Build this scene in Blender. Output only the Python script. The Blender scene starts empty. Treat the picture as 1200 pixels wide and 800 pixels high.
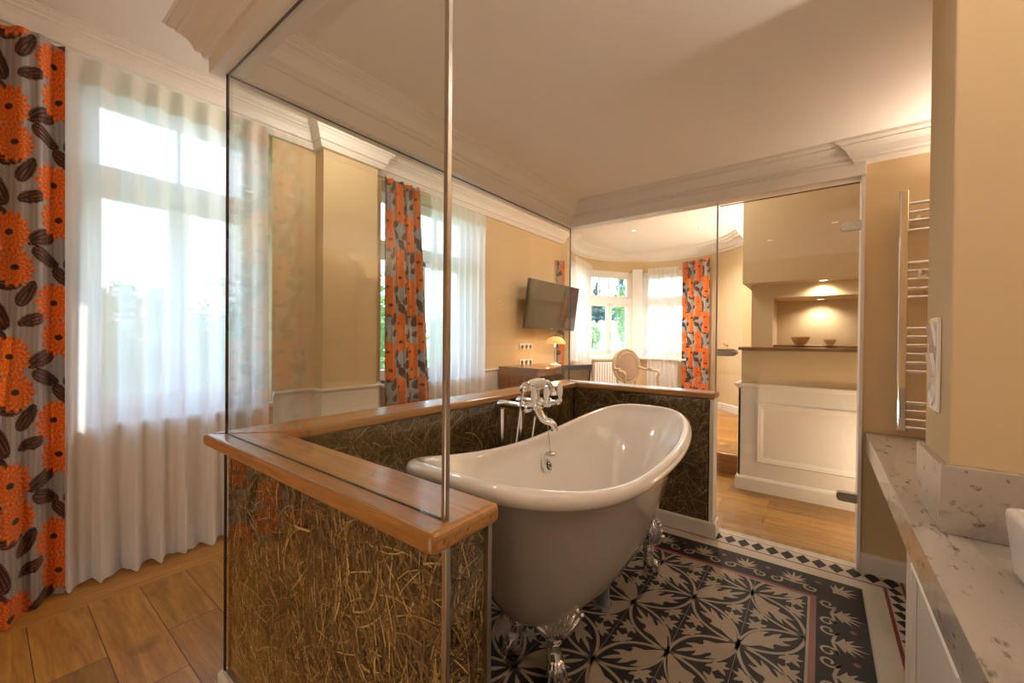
import bpy, bmesh, math, random
import numpy as np
from mathutils import Vector, Matrix
random.seed(7); RNG = np.random.default_rng(7)
PI = math.pi
C = bpy.context.scene.collection
SC = bpy.context.scene

# ------------------------------------------------------------------ camera
def make_camera():
    yaw, pitch, roll = math.radians(37.2094), math.radians(-0.4364), math.radians(0.4988)
    F = Vector((-math.sin(yaw)*math.cos(pitch), math.cos(yaw)*math.cos(pitch), math.sin(pitch)))
    R = Vector((math.cos(yaw), math.sin(yaw), 0)); U = R.cross(F)
    R2 = math.cos(roll)*R + math.sin(roll)*U
    U2 = -math.sin(roll)*R + math.cos(roll)*U
    cd = bpy.data.cameras.new('camera'); cd.sensor_width = 36; cd.lens = 36*475.25/1200
    cd.clip_start = 0.02; cd.clip_end = 300
    co = bpy.data.objects.new('camera', cd); C.objects.link(co)
    m = Matrix.Identity(4)
    for i in range(3):
        m[i][0] = R2[i]; m[i][1] = U2[i]; m[i][2] = -F[i]; m[i][3] = (0, 0, 1.3)[i]
    co.matrix_world = m
    SC.camera = co
make_camera()

# ------------------------------------------------------------------ sky, sun, exposure
SC.view_settings.view_transform = 'Standard'
SC.view_settings.look = 'None'
SC.view_settings.exposure = 0.36
SC.view_settings.gamma = 1.0
SC.view_settings.use_curve_mapping = False
SC.cycles.max_bounces = 12; SC.cycles.transparent_max_bounces = 24
SC.cycles.diffuse_bounces = 7; SC.cycles.glossy_bounces = 5; SC.cycles.transmission_bounces = 6
SC.cycles.sample_clamp_indirect = 4.0
W = bpy.data.worlds.new('sky'); SC.world = W; W.use_nodes = True
nt = W.node_tree; nt.nodes.clear()
wo = nt.nodes.new('ShaderNodeOutputWorld'); bg = nt.nodes.new('ShaderNodeBackground')
tc = nt.nodes.new('ShaderNodeTexCoord'); sx = nt.nodes.new('ShaderNodeSeparateXYZ')
cr = nt.nodes.new('ShaderNodeValToRGB')
cr.color_ramp.elements[0].position = 0.0; cr.color_ramp.elements[0].color = (0.64, 0.82, 1.0, 1)
cr.color_ramp.elements[1].position = 0.7; cr.color_ramp.elements[1].color = (0.50, 0.70, 1.0, 1)
nt.links.new(tc.outputs['Generated'], sx.inputs[0]); nt.links.new(sx.outputs['Z'], cr.inputs[0])
nt.links.new(cr.outputs[0], bg.inputs[0]); bg.inputs[1].default_value = 6.0
nt.links.new(bg.outputs[0], wo.inputs[0])

def area(name, loc, direction, sx_, sy_, power, col=(1, 1, 1), portal=False):
    l = bpy.data.lights.new(name, 'AREA'); l.shape = 'RECTANGLE'; l.size = sx_; l.size_y = sy_
    l.energy = power; l.color = col
    o = bpy.data.objects.new(name, l); C.objects.link(o); o.location = loc
    o.rotation_euler = Vector(direction).to_track_quat('-Z', 'Y').to_euler()
    if portal: l.cycles.is_portal = True
    return o
def point(name, loc, power, col, rad=0.05):
    l = bpy.data.lights.new(name, 'POINT'); l.energy = power; l.color = col; l.shadow_soft_size = rad
    o = bpy.data.objects.new(name, l); C.objects.link(o); o.location = loc
    return o
def spot(name, loc, direction, power, col, angle=100, blend=0.6, rad=0.03):
    l = bpy.data.lights.new(name, 'SPOT'); l.energy = power; l.color = col; l.shadow_soft_size = rad
    l.spot_size = math.radians(angle); l.spot_blend = blend
    o = bpy.data.objects.new(name, l); C.objects.link(o); o.location = loc
    o.rotation_euler = Vector(direction).to_track_quat('-Z', 'Y').to_euler()
    return o
# portals only steer sky sampling through the window openings
area('portal', (-3.5, 0.80, 1.78), (1, 0, 0), 0.96, 1.95, 1, portal=True)
area('portal', (-3.5, 2.83, 1.80), (1, 0, 0), 1.35, 1.85, 1, portal=True)
area('portal', (-3.0, 7.2, 1.78), (0.5, -0.86, 0), 1.3, 1.7, 1, portal=True)
area('portal', (-1.9, 7.6, 1.78), (0, -1, 0), 1.3, 1.7, 1, portal=True)
sun_l = bpy.data.lights.new('sun', 'SUN'); sun_l.energy = 9.0; sun_l.angle = math.radians(0.6); sun_l.color = (1, 0.9, 0.74)
sun_o = bpy.data.objects.new('sun', sun_l); C.objects.link(sun_o)
sun_o.rotation_euler = Vector((0.36, -0.80, -0.62)).to_track_quat('-Z', 'Y').to_euler()
WARM = (1.0, 0.72, 0.42); SOFT = (1.0, 0.86, 0.72)

# ------------------------------------------------------------------ mesh helpers
class MB:
    def __init__(s): s.v = []; s.f = []; s.m = []; s.sm = []
    def add(s, vs, fs, mi=0, smooth=False):
        b = len(s.v); s.v += [tuple(x) for x in vs]
        for f in fs: s.f.append(tuple(i+b for i in f)); s.m.append(mi); s.sm.append(smooth)
        return s
    def box(s, x0, x1, y0, y1, z0, z1, mi=0):
        vs = [(x, y, z) for z in (z0, z1) for y in (y0, y1) for x in (x0, x1)]
        return s.add(vs, [(0, 2, 3, 1), (4, 5, 7, 6), (0, 1, 5, 4), (2, 6, 7, 3), (0, 4, 6, 2), (1, 3, 7, 5)], mi)
    def obox(s, c, ux, uy, uz, hx, hy, hz, mi=0):
        c, ux, uy, uz = Vector(c), Vector(ux), Vector(uy), Vector(uz)
        vs = [c+ux*hx*a+uy*hy*b+uz*hz*d for d in (-1, 1) for b in (-1, 1) for a in (-1, 1)]
        return s.add(vs, [(0, 2, 3, 1), (4, 5, 7, 6), (0, 1, 5, 4), (2, 6, 7, 3), (0, 4, 6, 2), (1, 3, 7, 5)], mi)
    def prism(s, pts, z0, z1, mi=0):
        n = len(pts); vs = [(p[0], p[1], z0) for p in pts]+[(p[0], p[1], z1) for p in pts]
        fs = [tuple(range(n-1, -1, -1)), tuple(range(n, 2*n))]+[(i, (i+1) % n, (i+1) % n+n, i+n) for i in range(n)]
        return s.add(vs, fs, mi)
    def loft(s, rings, mi=0, closed=True, cap0=False, cap1=False, smooth=True):
        n = len(rings[0]); vs = [p for r in rings for p in r]; fs = []
        m = n if closed else n-1
        for k in range(len(rings)-1):
            for i in range(m):
                j = (i+1) % n; fs.append((k*n+i, k*n+j, (k+1)*n+j, (k+1)*n+i))
        if cap0: fs.append(tuple(range(n-1, -1, -1)))
        if cap1: fs.append(tuple((len(rings)-1)*n+i for i in range(n)))
        return s.add(vs, fs, mi, smooth)
    def tube(s, pts, rad, n=12, mi=0, caps=True, up=None, flat=1.0):
        pts = [Vector(p) for p in pts]; rr = rad if isinstance(rad, (list, tuple)) else [rad]*len(pts)
        rings = []; prev = None
        for i, p in enumerate(pts):
            t = (pts[min(i+1, len(pts)-1)]-pts[max(i-1, 0)]).normalized()
            if prev is None:
                a = Vector(up) if up else (Vector((0, 0, 1)) if abs(t.z) < 0.9 else Vector((1, 0, 0)))
                nrm = (a-t*a.dot(t)).normalized()
            else: nrm = (prev-t*prev.dot(t)).normalized()
            prev = nrm; b = t.cross(nrm)
            rings.append([p+(nrm*math.cos(2*PI*k/n)+b*math.sin(2*PI*k/n)*flat)*rr[i] for k in range(n)])
        return s.loft(rings, mi, True, caps, caps)
    def cyl(s, p0, p1, r, n=20, mi=0): return s.tube([p0, p1], r, n, mi)
    def lathe(s, c, prof, n=28, mi=0, axis='z', cap=True):
        c = Vector(c); rings = []
        for r, h in prof:
            ring = []
            for k in range(n):
                a = 2*PI*k/n; u, w = r*math.cos(a), r*math.sin(a)
                ring.append(c+(Vector((u, w, h)) if axis == 'z' else Vector((h, u, w)) if axis == 'x' else Vector((w, h, u))))
            rings.append(ring)
        return s.loft(rings, mi, True, cap, cap)
    def ball(s, c, r, n=16, m=10, mi=0, sc=(1, 1, 1)):
        c = Vector(c); rings = []
        for j in range(m+1):
            a = -PI/2+PI*j/m; rr = max(math.cos(a), 0.02)*r
            rings.append([c+Vector((rr*math.cos(2*PI*k/n)*sc[0], rr*math.sin(2*PI*k/n)*sc[1], r*math.sin(a)*sc[2])) for k in range(n)])
        return s.loft(rings, mi, True, True, True)
    def sweep(s, path, prof, mi=0, closed=False, side=1, smooth=False):
        """profile (offset away from the path on its left*side, z) mitred along an xy path"""
        P = [Vector((p[0], p[1])) for p in path]; n = len(P); rings = []
        for i, p in enumerate(P):
            if closed: a, b = P[i-1], P[(i+1) % n]
            else: a, b = P[max(i-1, 0)], P[min(i+1, n-1)]
            d1 = (p-a).normalized() if (p-a).length > 1e-9 else None
            d2 = (b-p).normalized() if (b-p).length > 1e-9 else None
            if d1 is None: d1 = d2
            if d2 is None: d2 = d1
            n1 = Vector((-d1.y, d1.x)); n2 = Vector((-d2.y, d2.x)); nm = (n1+n2).normalized()
            k = 1/max(nm.dot(n1), 0.3)
            rings.append([(p.x+nm.x*o*k*side, p.y+nm.y*o*k*side, z) for o, z in prof])
        if closed: rings.append(rings[0])
        return s.loft(rings, mi, True, not closed, not closed, smooth)
    def build(s, name, mats, parent=None, bevel=0, seg=2, angle=40, subsurf=0):
        me = bpy.data.meshes.new(name); me.from_pydata(s.v, [], s.f)
        if not isinstance(mats, (list, tuple)): mats = [mats]
        for m in mats: me.materials.append(m)
        me.polygons.foreach_set('material_index', s.m); me.polygons.foreach_set('use_smooth', [True]*len(s.f) if any(s.sm) else s.sm)
        if any(s.sm): me.set_sharp_from_angle(angle=math.radians(angle))
        me.update()
        bm = bmesh.new(); bm.from_mesh(me); bmesh.ops.recalc_face_normals(bm, faces=bm.faces); bm.to_mesh(me); bm.free()
        o = bpy.data.objects.new(name, me); C.objects.link(o)
        if parent is not None: attach(o, parent)
        if bevel:
            b = o.modifiers.new('bevel', 'BEVEL'); b.width = bevel; b.segments = seg; b.limit_method = 'ANGLE'; b.angle_limit = math.radians(35)
        if subsurf:
            b = o.modifiers.new('sub', 'SUBSURF'); b.levels = subsurf; b.render_levels = subsurf
        return o
def attach(o, parent):
    o.parent = parent
    if parent.type == 'EMPTY': o.matrix_parent_inverse = parent_matrix(parent).inverted()
def parent_matrix(e): return Matrix.LocRotScale(e.location, e.rotation_euler, e.scale)
def tag(o, label, cat, group=None):
    o['label'] = label; o['category'] = cat
    if group: o['group'] = group
    return o
def thing(name, loc, label, cat, group=None):
    e = bpy.data.objects.new(name, None); e.empty_display_size = 0.1; C.objects.link(e); e.location = loc
    return tag(e, label, cat, group)
def struct(o, label=None):
    o['kind'] = 'structure'
    if label: o['label'] = label
    return o
def copy_tree(o, loc, label, group=None):
    r = o.copy(); C.objects.link(r); r.location = loc; r['label'] = label
    if group: r['group'] = group
    def rec(a, b):
        for ch in list(a.children):
            c = ch.copy(); C.objects.link(c); c.parent = b; rec(ch, c)
    rec(o, r); return r

# ------------------------------------------------------------------ materials
def new_mat(name):
    m = bpy.data.materials.new(name); m.use_nodes = True
    return m, m.node_tree, m.node_tree.nodes['Principled BSDF']
def N(t, kind, **kw):
    n = t.nodes.new(kind)
    for k, v in kw.items(): setattr(n, k, v)
    return n
def mat(name, col, rough=0.5, metal=0.0, bump=0.0, bscale=200, var=0.0, vscale=3, coat=0.0, spec=None, sheen=0):
    m, t, b = new_mat(name)
    b.inputs['Base Color'].default_value = (*col, 1); b.inputs['Roughness'].default_value = rough
    b.inputs['Metallic'].default_value = metal; b.inputs['Coat Weight'].default_value = coat
    b.inputs['Coat Roughness'].default_value = 0.05
    if spec is not None: b.inputs['Specular IOR Level'].default_value = spec
    if sheen: b.inputs['Sheen Weight'].default_value = sheen
    co = N(t, 'ShaderNodeTexCoord')
    if var:
        no = N(t, 'ShaderNodeTexNoise'); no.inputs['Scale'].default_value = vscale; no.inputs['Detail'].default_value = 4
        t.links.new(co.outputs['Object'], no.inputs['Vector'])
        mx = N(t, 'ShaderNodeMix', data_type='RGBA')
        mx.inputs[6].default_value = (*[c*(1-var) for c in col], 1); mx.inputs[7].default_value = (*[min(1, c*(1+var)) for c in col], 1)
        t.links.new(no.outputs[0], mx.inputs[0]); t.links.new(mx.outputs[2], b.inputs['Base Color'])
    if bump:
        no = N(t, 'ShaderNodeTexNoise'); no.inputs['Scale'].default_value = bscale; no.inputs['Detail'].default_value = 3
        t.links.new(co.outputs['Object'], no.inputs['Vector'])
        bp = N(t, 'ShaderNodeBump'); bp.inputs['Strength'].default_value = bump; bp.inputs['Distance'].default_value = 0.002
        t.links.new(no.outputs[0], bp.inputs['Height']); t.links.new(bp.outputs[0], b.inputs['Normal'])
    return m
def wood(name, c1, c2, axis='x', rough=0.4, scale=1.0, planks=None, coat=0.1, knots=False):
    """planks=(width across, length) with the boards running along `axis`"""
    m, t, b = new_mat(name); L = t.links.new
    co = N(t, 'ShaderNodeTexCoord'); mp = N(t, 'ShaderNodeMapping')
    if axis == 'y': mp.inputs['Rotation'].default_value = (0, 0, PI/2)
    if axis == 'z': mp.inputs['Rotation'].default_value = (0, PI/2, 0)
    L(co.outputs['Object'], mp.inputs[0])
    st = N(t, 'ShaderNodeMapping'); st.inputs['Scale'].default_value = (1.2*scale, 14*scale, 14*scale); L(mp.outputs[0], st.inputs[0])
    vec = st.outputs[0]
    if planks:
        w, l = planks
        br = N(t, 'ShaderNodeTexBrick'); br.offset = 0.37; br.squash = 1
        br.inputs['Scale'].default_value = 1.0; br.inputs['Brick Width'].default_value = l; br.inputs['Row Height'].default_value = w
        br.inputs['Mortar Size'].default_value = 0.0018; br.inputs['Mortar Smooth'].default_value = 0.2
        br.inputs['Color1'].default_value = (0, 0, 0, 1); br.inputs['Color2'].default_value = (1, 1, 1, 1); br.inputs['Mortar'].default_value = (0.5, 0.5, 0.5, 1)
        sh = N(t, 'ShaderNodeMapping'); sh.inputs['Location'].default_value = (0.31, -0.128, 0); L(mp.outputs[0], sh.inputs[0]); L(sh.outputs[0], br.inputs[0])
        ad = N(t, 'ShaderNodeVectorMath', operation='MULTIPLY_ADD'); ad.inputs[1].default_value = (13, 7, 5)
        L(br.outputs['Color'], ad.inputs[0]); L(st.outputs[0], ad.inputs[2]); vec = ad.outputs[0]
    n1 = N(t, 'ShaderNodeTexNoise'); n1.inputs['Scale'].default_value = 1.6; n1.inputs['Detail'].default_value = 8; n1.inputs['Roughness'].default_value = 0.62; n1.inputs['Distortion'].default_value = 0.9
    L(vec, n1.inputs['Vector'])
    rp = N(t, 'ShaderNodeValToRGB'); rp.color_ramp.elements[0].position = 0.22; rp.color_ramp.elements[1].position = 0.75
    rp.color_ramp.elements[0].color = (*c1, 1); rp.color_ramp.elements[1].color = (*c2, 1); L(n1.outputs[0], rp.inputs[0])
    n2 = N(t, 'ShaderNodeTexNoise'); n2.inputs['Scale'].default_value = 9; n2.inputs['Detail'].default_value = 6
    L(vec, n2.inputs['Vector'])
    mx = N(t, 'ShaderNodeMix', data_type='RGBA', blend_type='MULTIPLY'); mx.inputs[0].default_value = 0.45
    L(rp.outputs[0], mx.inputs[6]); L(n2.outputs[0], mx.inputs[7]); out = mx.outputs[2]
    br2 = N(t, 'ShaderNodeBrightContrast'); br2.inputs[1].default_value = 0.0; L(out, br2.inputs[0]); out = br2.outputs[0]
    if planks:
        mr = N(t, 'ShaderNodeMapRange'); mr.inputs[3].default_value = 0.72; mr.inputs[4].default_value = 1.25; L(br.outputs['Color'], mr.inputs[0])
        m2 = N(t, 'ShaderNodeMix', data_type='RGBA', blend_type='MULTIPLY'); m2.inputs[0].default_value = 1
        L(out, m2.inputs[6]); L(mr.outputs[0], m2.inputs[7]); out = m2.outputs[2]
        m3 = N(t, 'ShaderNodeMix', data_type='RGBA'); m3.inputs[7].default_value = (c1[0]*0.25, c1[1]*0.22, c1[2]*0.2, 1)
        L(br.outputs['Fac'], m3.inputs[0]); L(out, m3.inputs[6]); out = m3.outputs[2]
        bp = N(t, 'ShaderNodeBump'); bp.inputs['Strength'].default_value = 0.25; bp.inputs['Distance'].default_value = -0.002
        L(br.outputs['Fac'], bp.inputs['Height']); L(bp.outputs[0], b.inputs['Normal'])
    if knots:
        kn = N(t, 'ShaderNodeTexNoise'); kn.inputs['Scale'].default_value = 3.1; kn.inputs['Detail'].default_value = 3; L(mp.outputs[0], kn.inputs['Vector'])
        kr = N(t, 'ShaderNodeMapRange'); kr.inputs[1].default_value = 0.62; kr.inputs[2].default_value = 0.80; L(kn.outputs[0], kr.inputs[0])
        m4 = N(t, 'ShaderNodeMix', data_type='RGBA'); m4.inputs[7].default_value = (c1[0]*0.35, c1[1]*0.3, c1[2]*0.25, 1)
        L(kr.outputs[0], m4.inputs[0]); L(out, m4.inputs[6]); out = m4.outputs[2]
    L(out, b.inputs['Base Color']); b.inputs['Roughness'].default_value = rough; b.inputs['Coat Weight'].default_value = coat; b.inputs['Coat Roughness'].default_value = 0.15
    return m
def glass(name, tint=(0.94, 0.96, 0.94), refl=1.0):
    m, t, b = new_mat(name); t.nodes.remove(b); L = t.links.new; out = t.nodes['Material Output']
    tr = N(t, 'ShaderNodeBsdfTransparent'); tr.inputs[0].default_value = (*tint, 1)
    gl = N(t, 'ShaderNodeBsdfGlossy'); gl.inputs['Roughness'].default_value = 0.0; gl.inputs[0].default_value = (1, 1, 1, 1)
    lw = N(t, 'ShaderNodeLayerWeight'); lw.inputs[0].default_value = 0.5
    p = N(t, 'ShaderNodeMath', operation='POWER'); p.inputs[1].default_value = 5; L(lw.outputs['Facing'], p.inputs[0])
    ma = N(t, 'ShaderNodeMath', operation='MULTIPLY_ADD'); ma.inputs[1].default_value = 0.9*refl; ma.inputs[2].default_value = 0.04*refl; L(p.outputs[0], ma.inputs[0])
    mx = N(t, 'ShaderNodeMixShader'); L(ma.outputs[0], mx.inputs[0]); L(tr.outputs[0], mx.inputs[1]); L(gl.outputs[0], mx.inputs[2]); L(mx.outputs[0], out.inputs[0])
    return m
def sheer_mat(name, see, col=(0.93, 0.94, 0.97)):
    m, t, b = new_mat(name); t.nodes.remove(b); L = t.links.new; out = t.nodes['Material Output']
    tr = N(t, 'ShaderNodeBsdfTransparent'); tl = N(t, 'ShaderNodeBsdfTranslucent'); df = N(t, 'ShaderNodeBsdfDiffuse')
    tl.inputs[0].default_value = (*col, 1); df.inputs[0].default_value = (*col, 1)
    m1 = N(t, 'ShaderNodeMixShader'); m1.inputs[0].default_value = 0.5; L(tl.outputs[0], m1.inputs[1]); L(df.outputs[0], m1.inputs[2])
    lw = N(t, 'ShaderNodeLayerWeight'); lw.inputs[0].default_value = 0.5
    mr = N(t, 'ShaderNodeMapRange'); mr.inputs[3].default_value = see; mr.inputs[4].default_value = see*0.25; L(lw.outputs['Facing'], mr.inputs[0])
    m2 = N(t, 'ShaderNodeMixShader'); L(mr.outputs[0], m2.inputs[0]); L(m1.outputs[0], m2.inputs[1]); L(tr.outputs[0], m2.inputs[2]); L(m2.outputs[0], out.inputs[0])
    return m
def fabric_attr(name):
    m, t, b = new_mat(name); L = t.links.new
    a = N(t, 'ShaderNodeAttribute'); a.attribute_name = 'print'
    no = N(t, 'ShaderNodeTexNoise'); no.inputs['Scale'].default_value = 260
    co = N(t, 'ShaderNodeTexCoord'); L(co.outputs['Object'], no.inputs['Vector'])
    bp = N(t, 'ShaderNodeBump'); bp.inputs['Strength'].default_value = 0.4; bp.inputs['Distance'].default_value = 0.001; L(no.outputs[0], bp.inputs['Height']); L(bp.outputs[0], b.inputs['Normal'])
    L(a.outputs['Color'], b.inputs['Base Color']); b.inputs['Roughness'].default_value = 0.55; b.inputs['Sheen Weight'].default_value = 0.15
    out = t.nodes['Material Output']
    tl = N(t, 'ShaderNodeBsdfTranslucent'); L(a.outputs['Color'], tl.inputs[0])
    mx = N(t, 'ShaderNodeMixShader'); mx.inputs[0].default_value = 0.13; L(b.outputs[0], mx.inputs[1]); L(tl.outputs[0], mx.inputs[2]); L(mx.outputs[0], out.inputs[0])
    return m
def marble(name, base, vein, scale=6.0, rough=0.22, amount=0.55):
    m, t, b = new_mat(name); L = t.links.new
    co = N(t, 'ShaderNodeTexCoord'); 
    mp = N(t, 'ShaderNodeMapping'); mp.inputs['Scale'].default_value = (1.0, 0.40, 1); mp.inputs['Rotation'].default_value = (0, 0, 0.9); L(co.outputs['Object'], mp.inputs[0])
    n1 = N(t, 'ShaderNodeTexNoise'); n1.inputs['Scale'].default_value = scale; n1.inputs['Detail'].default_value = 9; n1.inputs['Roughness'].default_value = 0.68; n1.inputs['Distortion'].default_value = 0.7; L(mp.outputs[0], n1.inputs['Vector'])
    rp = N(t, 'ShaderNodeValToRGB'); e = rp.color_ramp.elements
    e[0].position = 0.28; e[0].color = (*vein, 1); e[1].position = 0.47; e[1].color = (*base, 1)
    L(n1.outputs[0], rp.inputs[0])
    n2 = N(t, 'ShaderNodeTexNoise'); n2.inputs['Scale'].default_value = scale*5; n2.inputs['Detail'].default_value = 6; n2.inputs['Roughness'].default_value = 0.6; L(mp.outputs[0], n2.inputs['Vector'])
    r2 = N(t, 'ShaderNodeValToRGB'); e = r2.color_ramp.elements
    e[0].position = 0.31; e[0].color = (*[c*0.35 for c in vein], 1); e[1].position = 0.40; e[1].color = (1, 1, 1, 1); L(n2.outputs[0], r2.inputs[0])
    mx = N(t, 'ShaderNodeMix', data_type='RGBA', blend_type='MULTIPLY'); mx.inputs[0].default_value = amount; L(rp.outputs[0], mx.inputs[6]); L(r2.outputs[0], mx.inputs[7])
    L(mx.outputs[2], b.inputs['Base Color']); b.inputs['Roughness'].default_value = rough; b.inputs['Coat Weight'].default_value = 0.3
    return m
def emit(name, col, s):
    m, t, b = new_mat(name); b.inputs['Base Color'].default_value = (*col, 1)
    b.inputs['Emission Color'].default_value = (*col, 1); b.inputs['Emission Strength'].default_value = s
    return m
def rand_attr(name, cols, rough=0.6):
    m, t, b = new_mat(name); a = N(t, 'ShaderNodeAttribute'); a.attribute_name = 'tone'
    rp = N(t, 'ShaderNodeValToRGB'); el = rp.color_ramp.elements
    while len(el) < len(cols): el.new(0.5)
    for i, c in enumerate(cols): el[i].position = i/(len(cols)-1); el[i].color = (*c, 1)
    t.links.new(a.outputs['Fac'], rp.inputs[0]); t.links.new(rp.outputs[0], b.inputs['Base Color']); b.inputs['Roughness'].default_value = rough
    return m

M_wall = mat('wall_paint_beige', (0.62, 0.475, 0.28), 0.75, bump=0.08, bscale=90, var=0.015)
M_ceil = mat('ceiling_paint', (0.88, 0.82, 0.76), 0.85, bump=0.05, bscale=60)
M_white = mat('white_lacquer', (0.78, 0.74, 0.69), 0.38, var=0.02)
M_winframe = mat('window_white', (0.85, 0.86, 0.86), 0.35)
M_oak = wood('oak_floor', (0.26, 0.11, 0.018), (0.70, 0.375, 0.085), 'x', 0.38, 1.0, (0.189, 0.83), 0.15, True)
M_oak_y = wood('oak_border', (0.26, 0.11, 0.018), (0.64, 0.34, 0.08), 'y', 0.38, 1.0, (0.40, 2.2), 0.15, False)
M_oak_cap = wood('oak_cap_x', (0.30, 0.13, 0.035), (0.66, 0.34, 0.11), 'x', 0.30, 1.2, None, 0.35)
M_oak_cap_y = wood('oak_cap_y', (0.30, 0.13, 0.035), (0.66, 0.34, 0.11), 'y', 0.30, 1.2, None, 0.35)
M_cherry = wood('desk_wood', (0.20, 0.075, 0.022), (0.42, 0.18, 0.06), 'y', 0.25, 0.8, None, 0.3)
M_shelfwood = wood('shelf_wood', (0.16, 0.07, 0.02), (0.34, 0.17, 0.055), 'x', 0.35, 1, None, 0.2)
M_chrome = mat('chrome', (0.86, 0.86, 0.87), 0.06, 1.0)
M_steel = mat('brushed_steel', (0.50, 0.47, 0.43), 0.28, 1.0)
M_enamel = mat('white_enamel', (0.86, 0.83, 0.79), 0.12, coat=0.8)
M_tubout = mat('tub_outer_enamel', (0.42, 0.385, 0.35), 0.22, coat=0.5)
M_porcelain = mat('porcelain', (0.88, 0.87, 0.85), 0.10, coat=0.6)
M_glass = glass('clear_glass', (0.955, 0.965, 0.95))
M_wglass = glass('window_glass', (0.97, 0.98, 0.98), 0.8)
M_sheer = sheer_mat('sheer_voile', 0.13)
M_sheerhead = sheer_mat('sheer_heading', 0.05, (0.86, 0.80, 0.74))
M_print = fabric_attr('floral_print')
M_marble = marble('carrara_marble', (0.43, 0.38, 0.33), (0.27, 0.245, 0.225), 8.0, amount=0.8)
M_black = mat('cement_black', (0.014, 0.012, 0.013), 0.5, var=0.2, vscale=8, spec=0.2)
M_cream = mat('cement_cream', (0.29, 0.23, 0.17), 0.45, var=0.08, vscale=10)
M_ivory = mat('cement_ivory', (0.46, 0.41, 0.34), 0.40, var=0.05, vscale=10)
M_red = mat('cement_red', (0.16, 0.022, 0.02), 0.4, var=0.12, vscale=10)
M_grout = mat('grout', (0.36, 0.33, 0.30), 0.7)
M_dark = mat('dark_seal', (0.035, 0.028, 0.022), 0.4)
M_pipe = mat('grey_plastic_pipe', (0.13, 0.13, 0.14), 0.4)
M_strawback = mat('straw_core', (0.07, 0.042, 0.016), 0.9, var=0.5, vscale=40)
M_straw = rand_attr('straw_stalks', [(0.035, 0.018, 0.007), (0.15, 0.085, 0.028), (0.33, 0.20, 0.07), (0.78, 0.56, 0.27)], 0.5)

# ------------------------------------------------------------------ setting: floors
o = MB().box(-2.79, -1.63, 0.56, 3.4, -0.06, 0).box(-2.79, 1.6, -1.5, 0.56, -0.06, 0).box(-1.63, 1.6, 3.11, 4.45, -0.06, 0).build('floor', M_oak); struct(o, 'oak plank floor')
o = MB().box(-3.5, -2.79, -1.5, 3.4, -0.06, 0).build('floor', M_oak_y); struct(o, 'oak border board along the window wall')
plat = MB().box(-3.8, -1.63, 3.4, 8.2, -0.06, 0.19).box(-1.63, 1.6, 4.45, 8.2, -0.06, 0.19).build('floor', M_oak); struct(plat, 'raised oak floor of the bedroom bay')
o = MB().box(-1.63, 0.9, 4.405, 4.455, 0.165, 0.196).box(-1.63, 0.9, 4.43, 4.452, 0.0, 0.165).build('trim_1', M_oak_cap, bevel=0.004); struct(o, 'oak step nosing')

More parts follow.
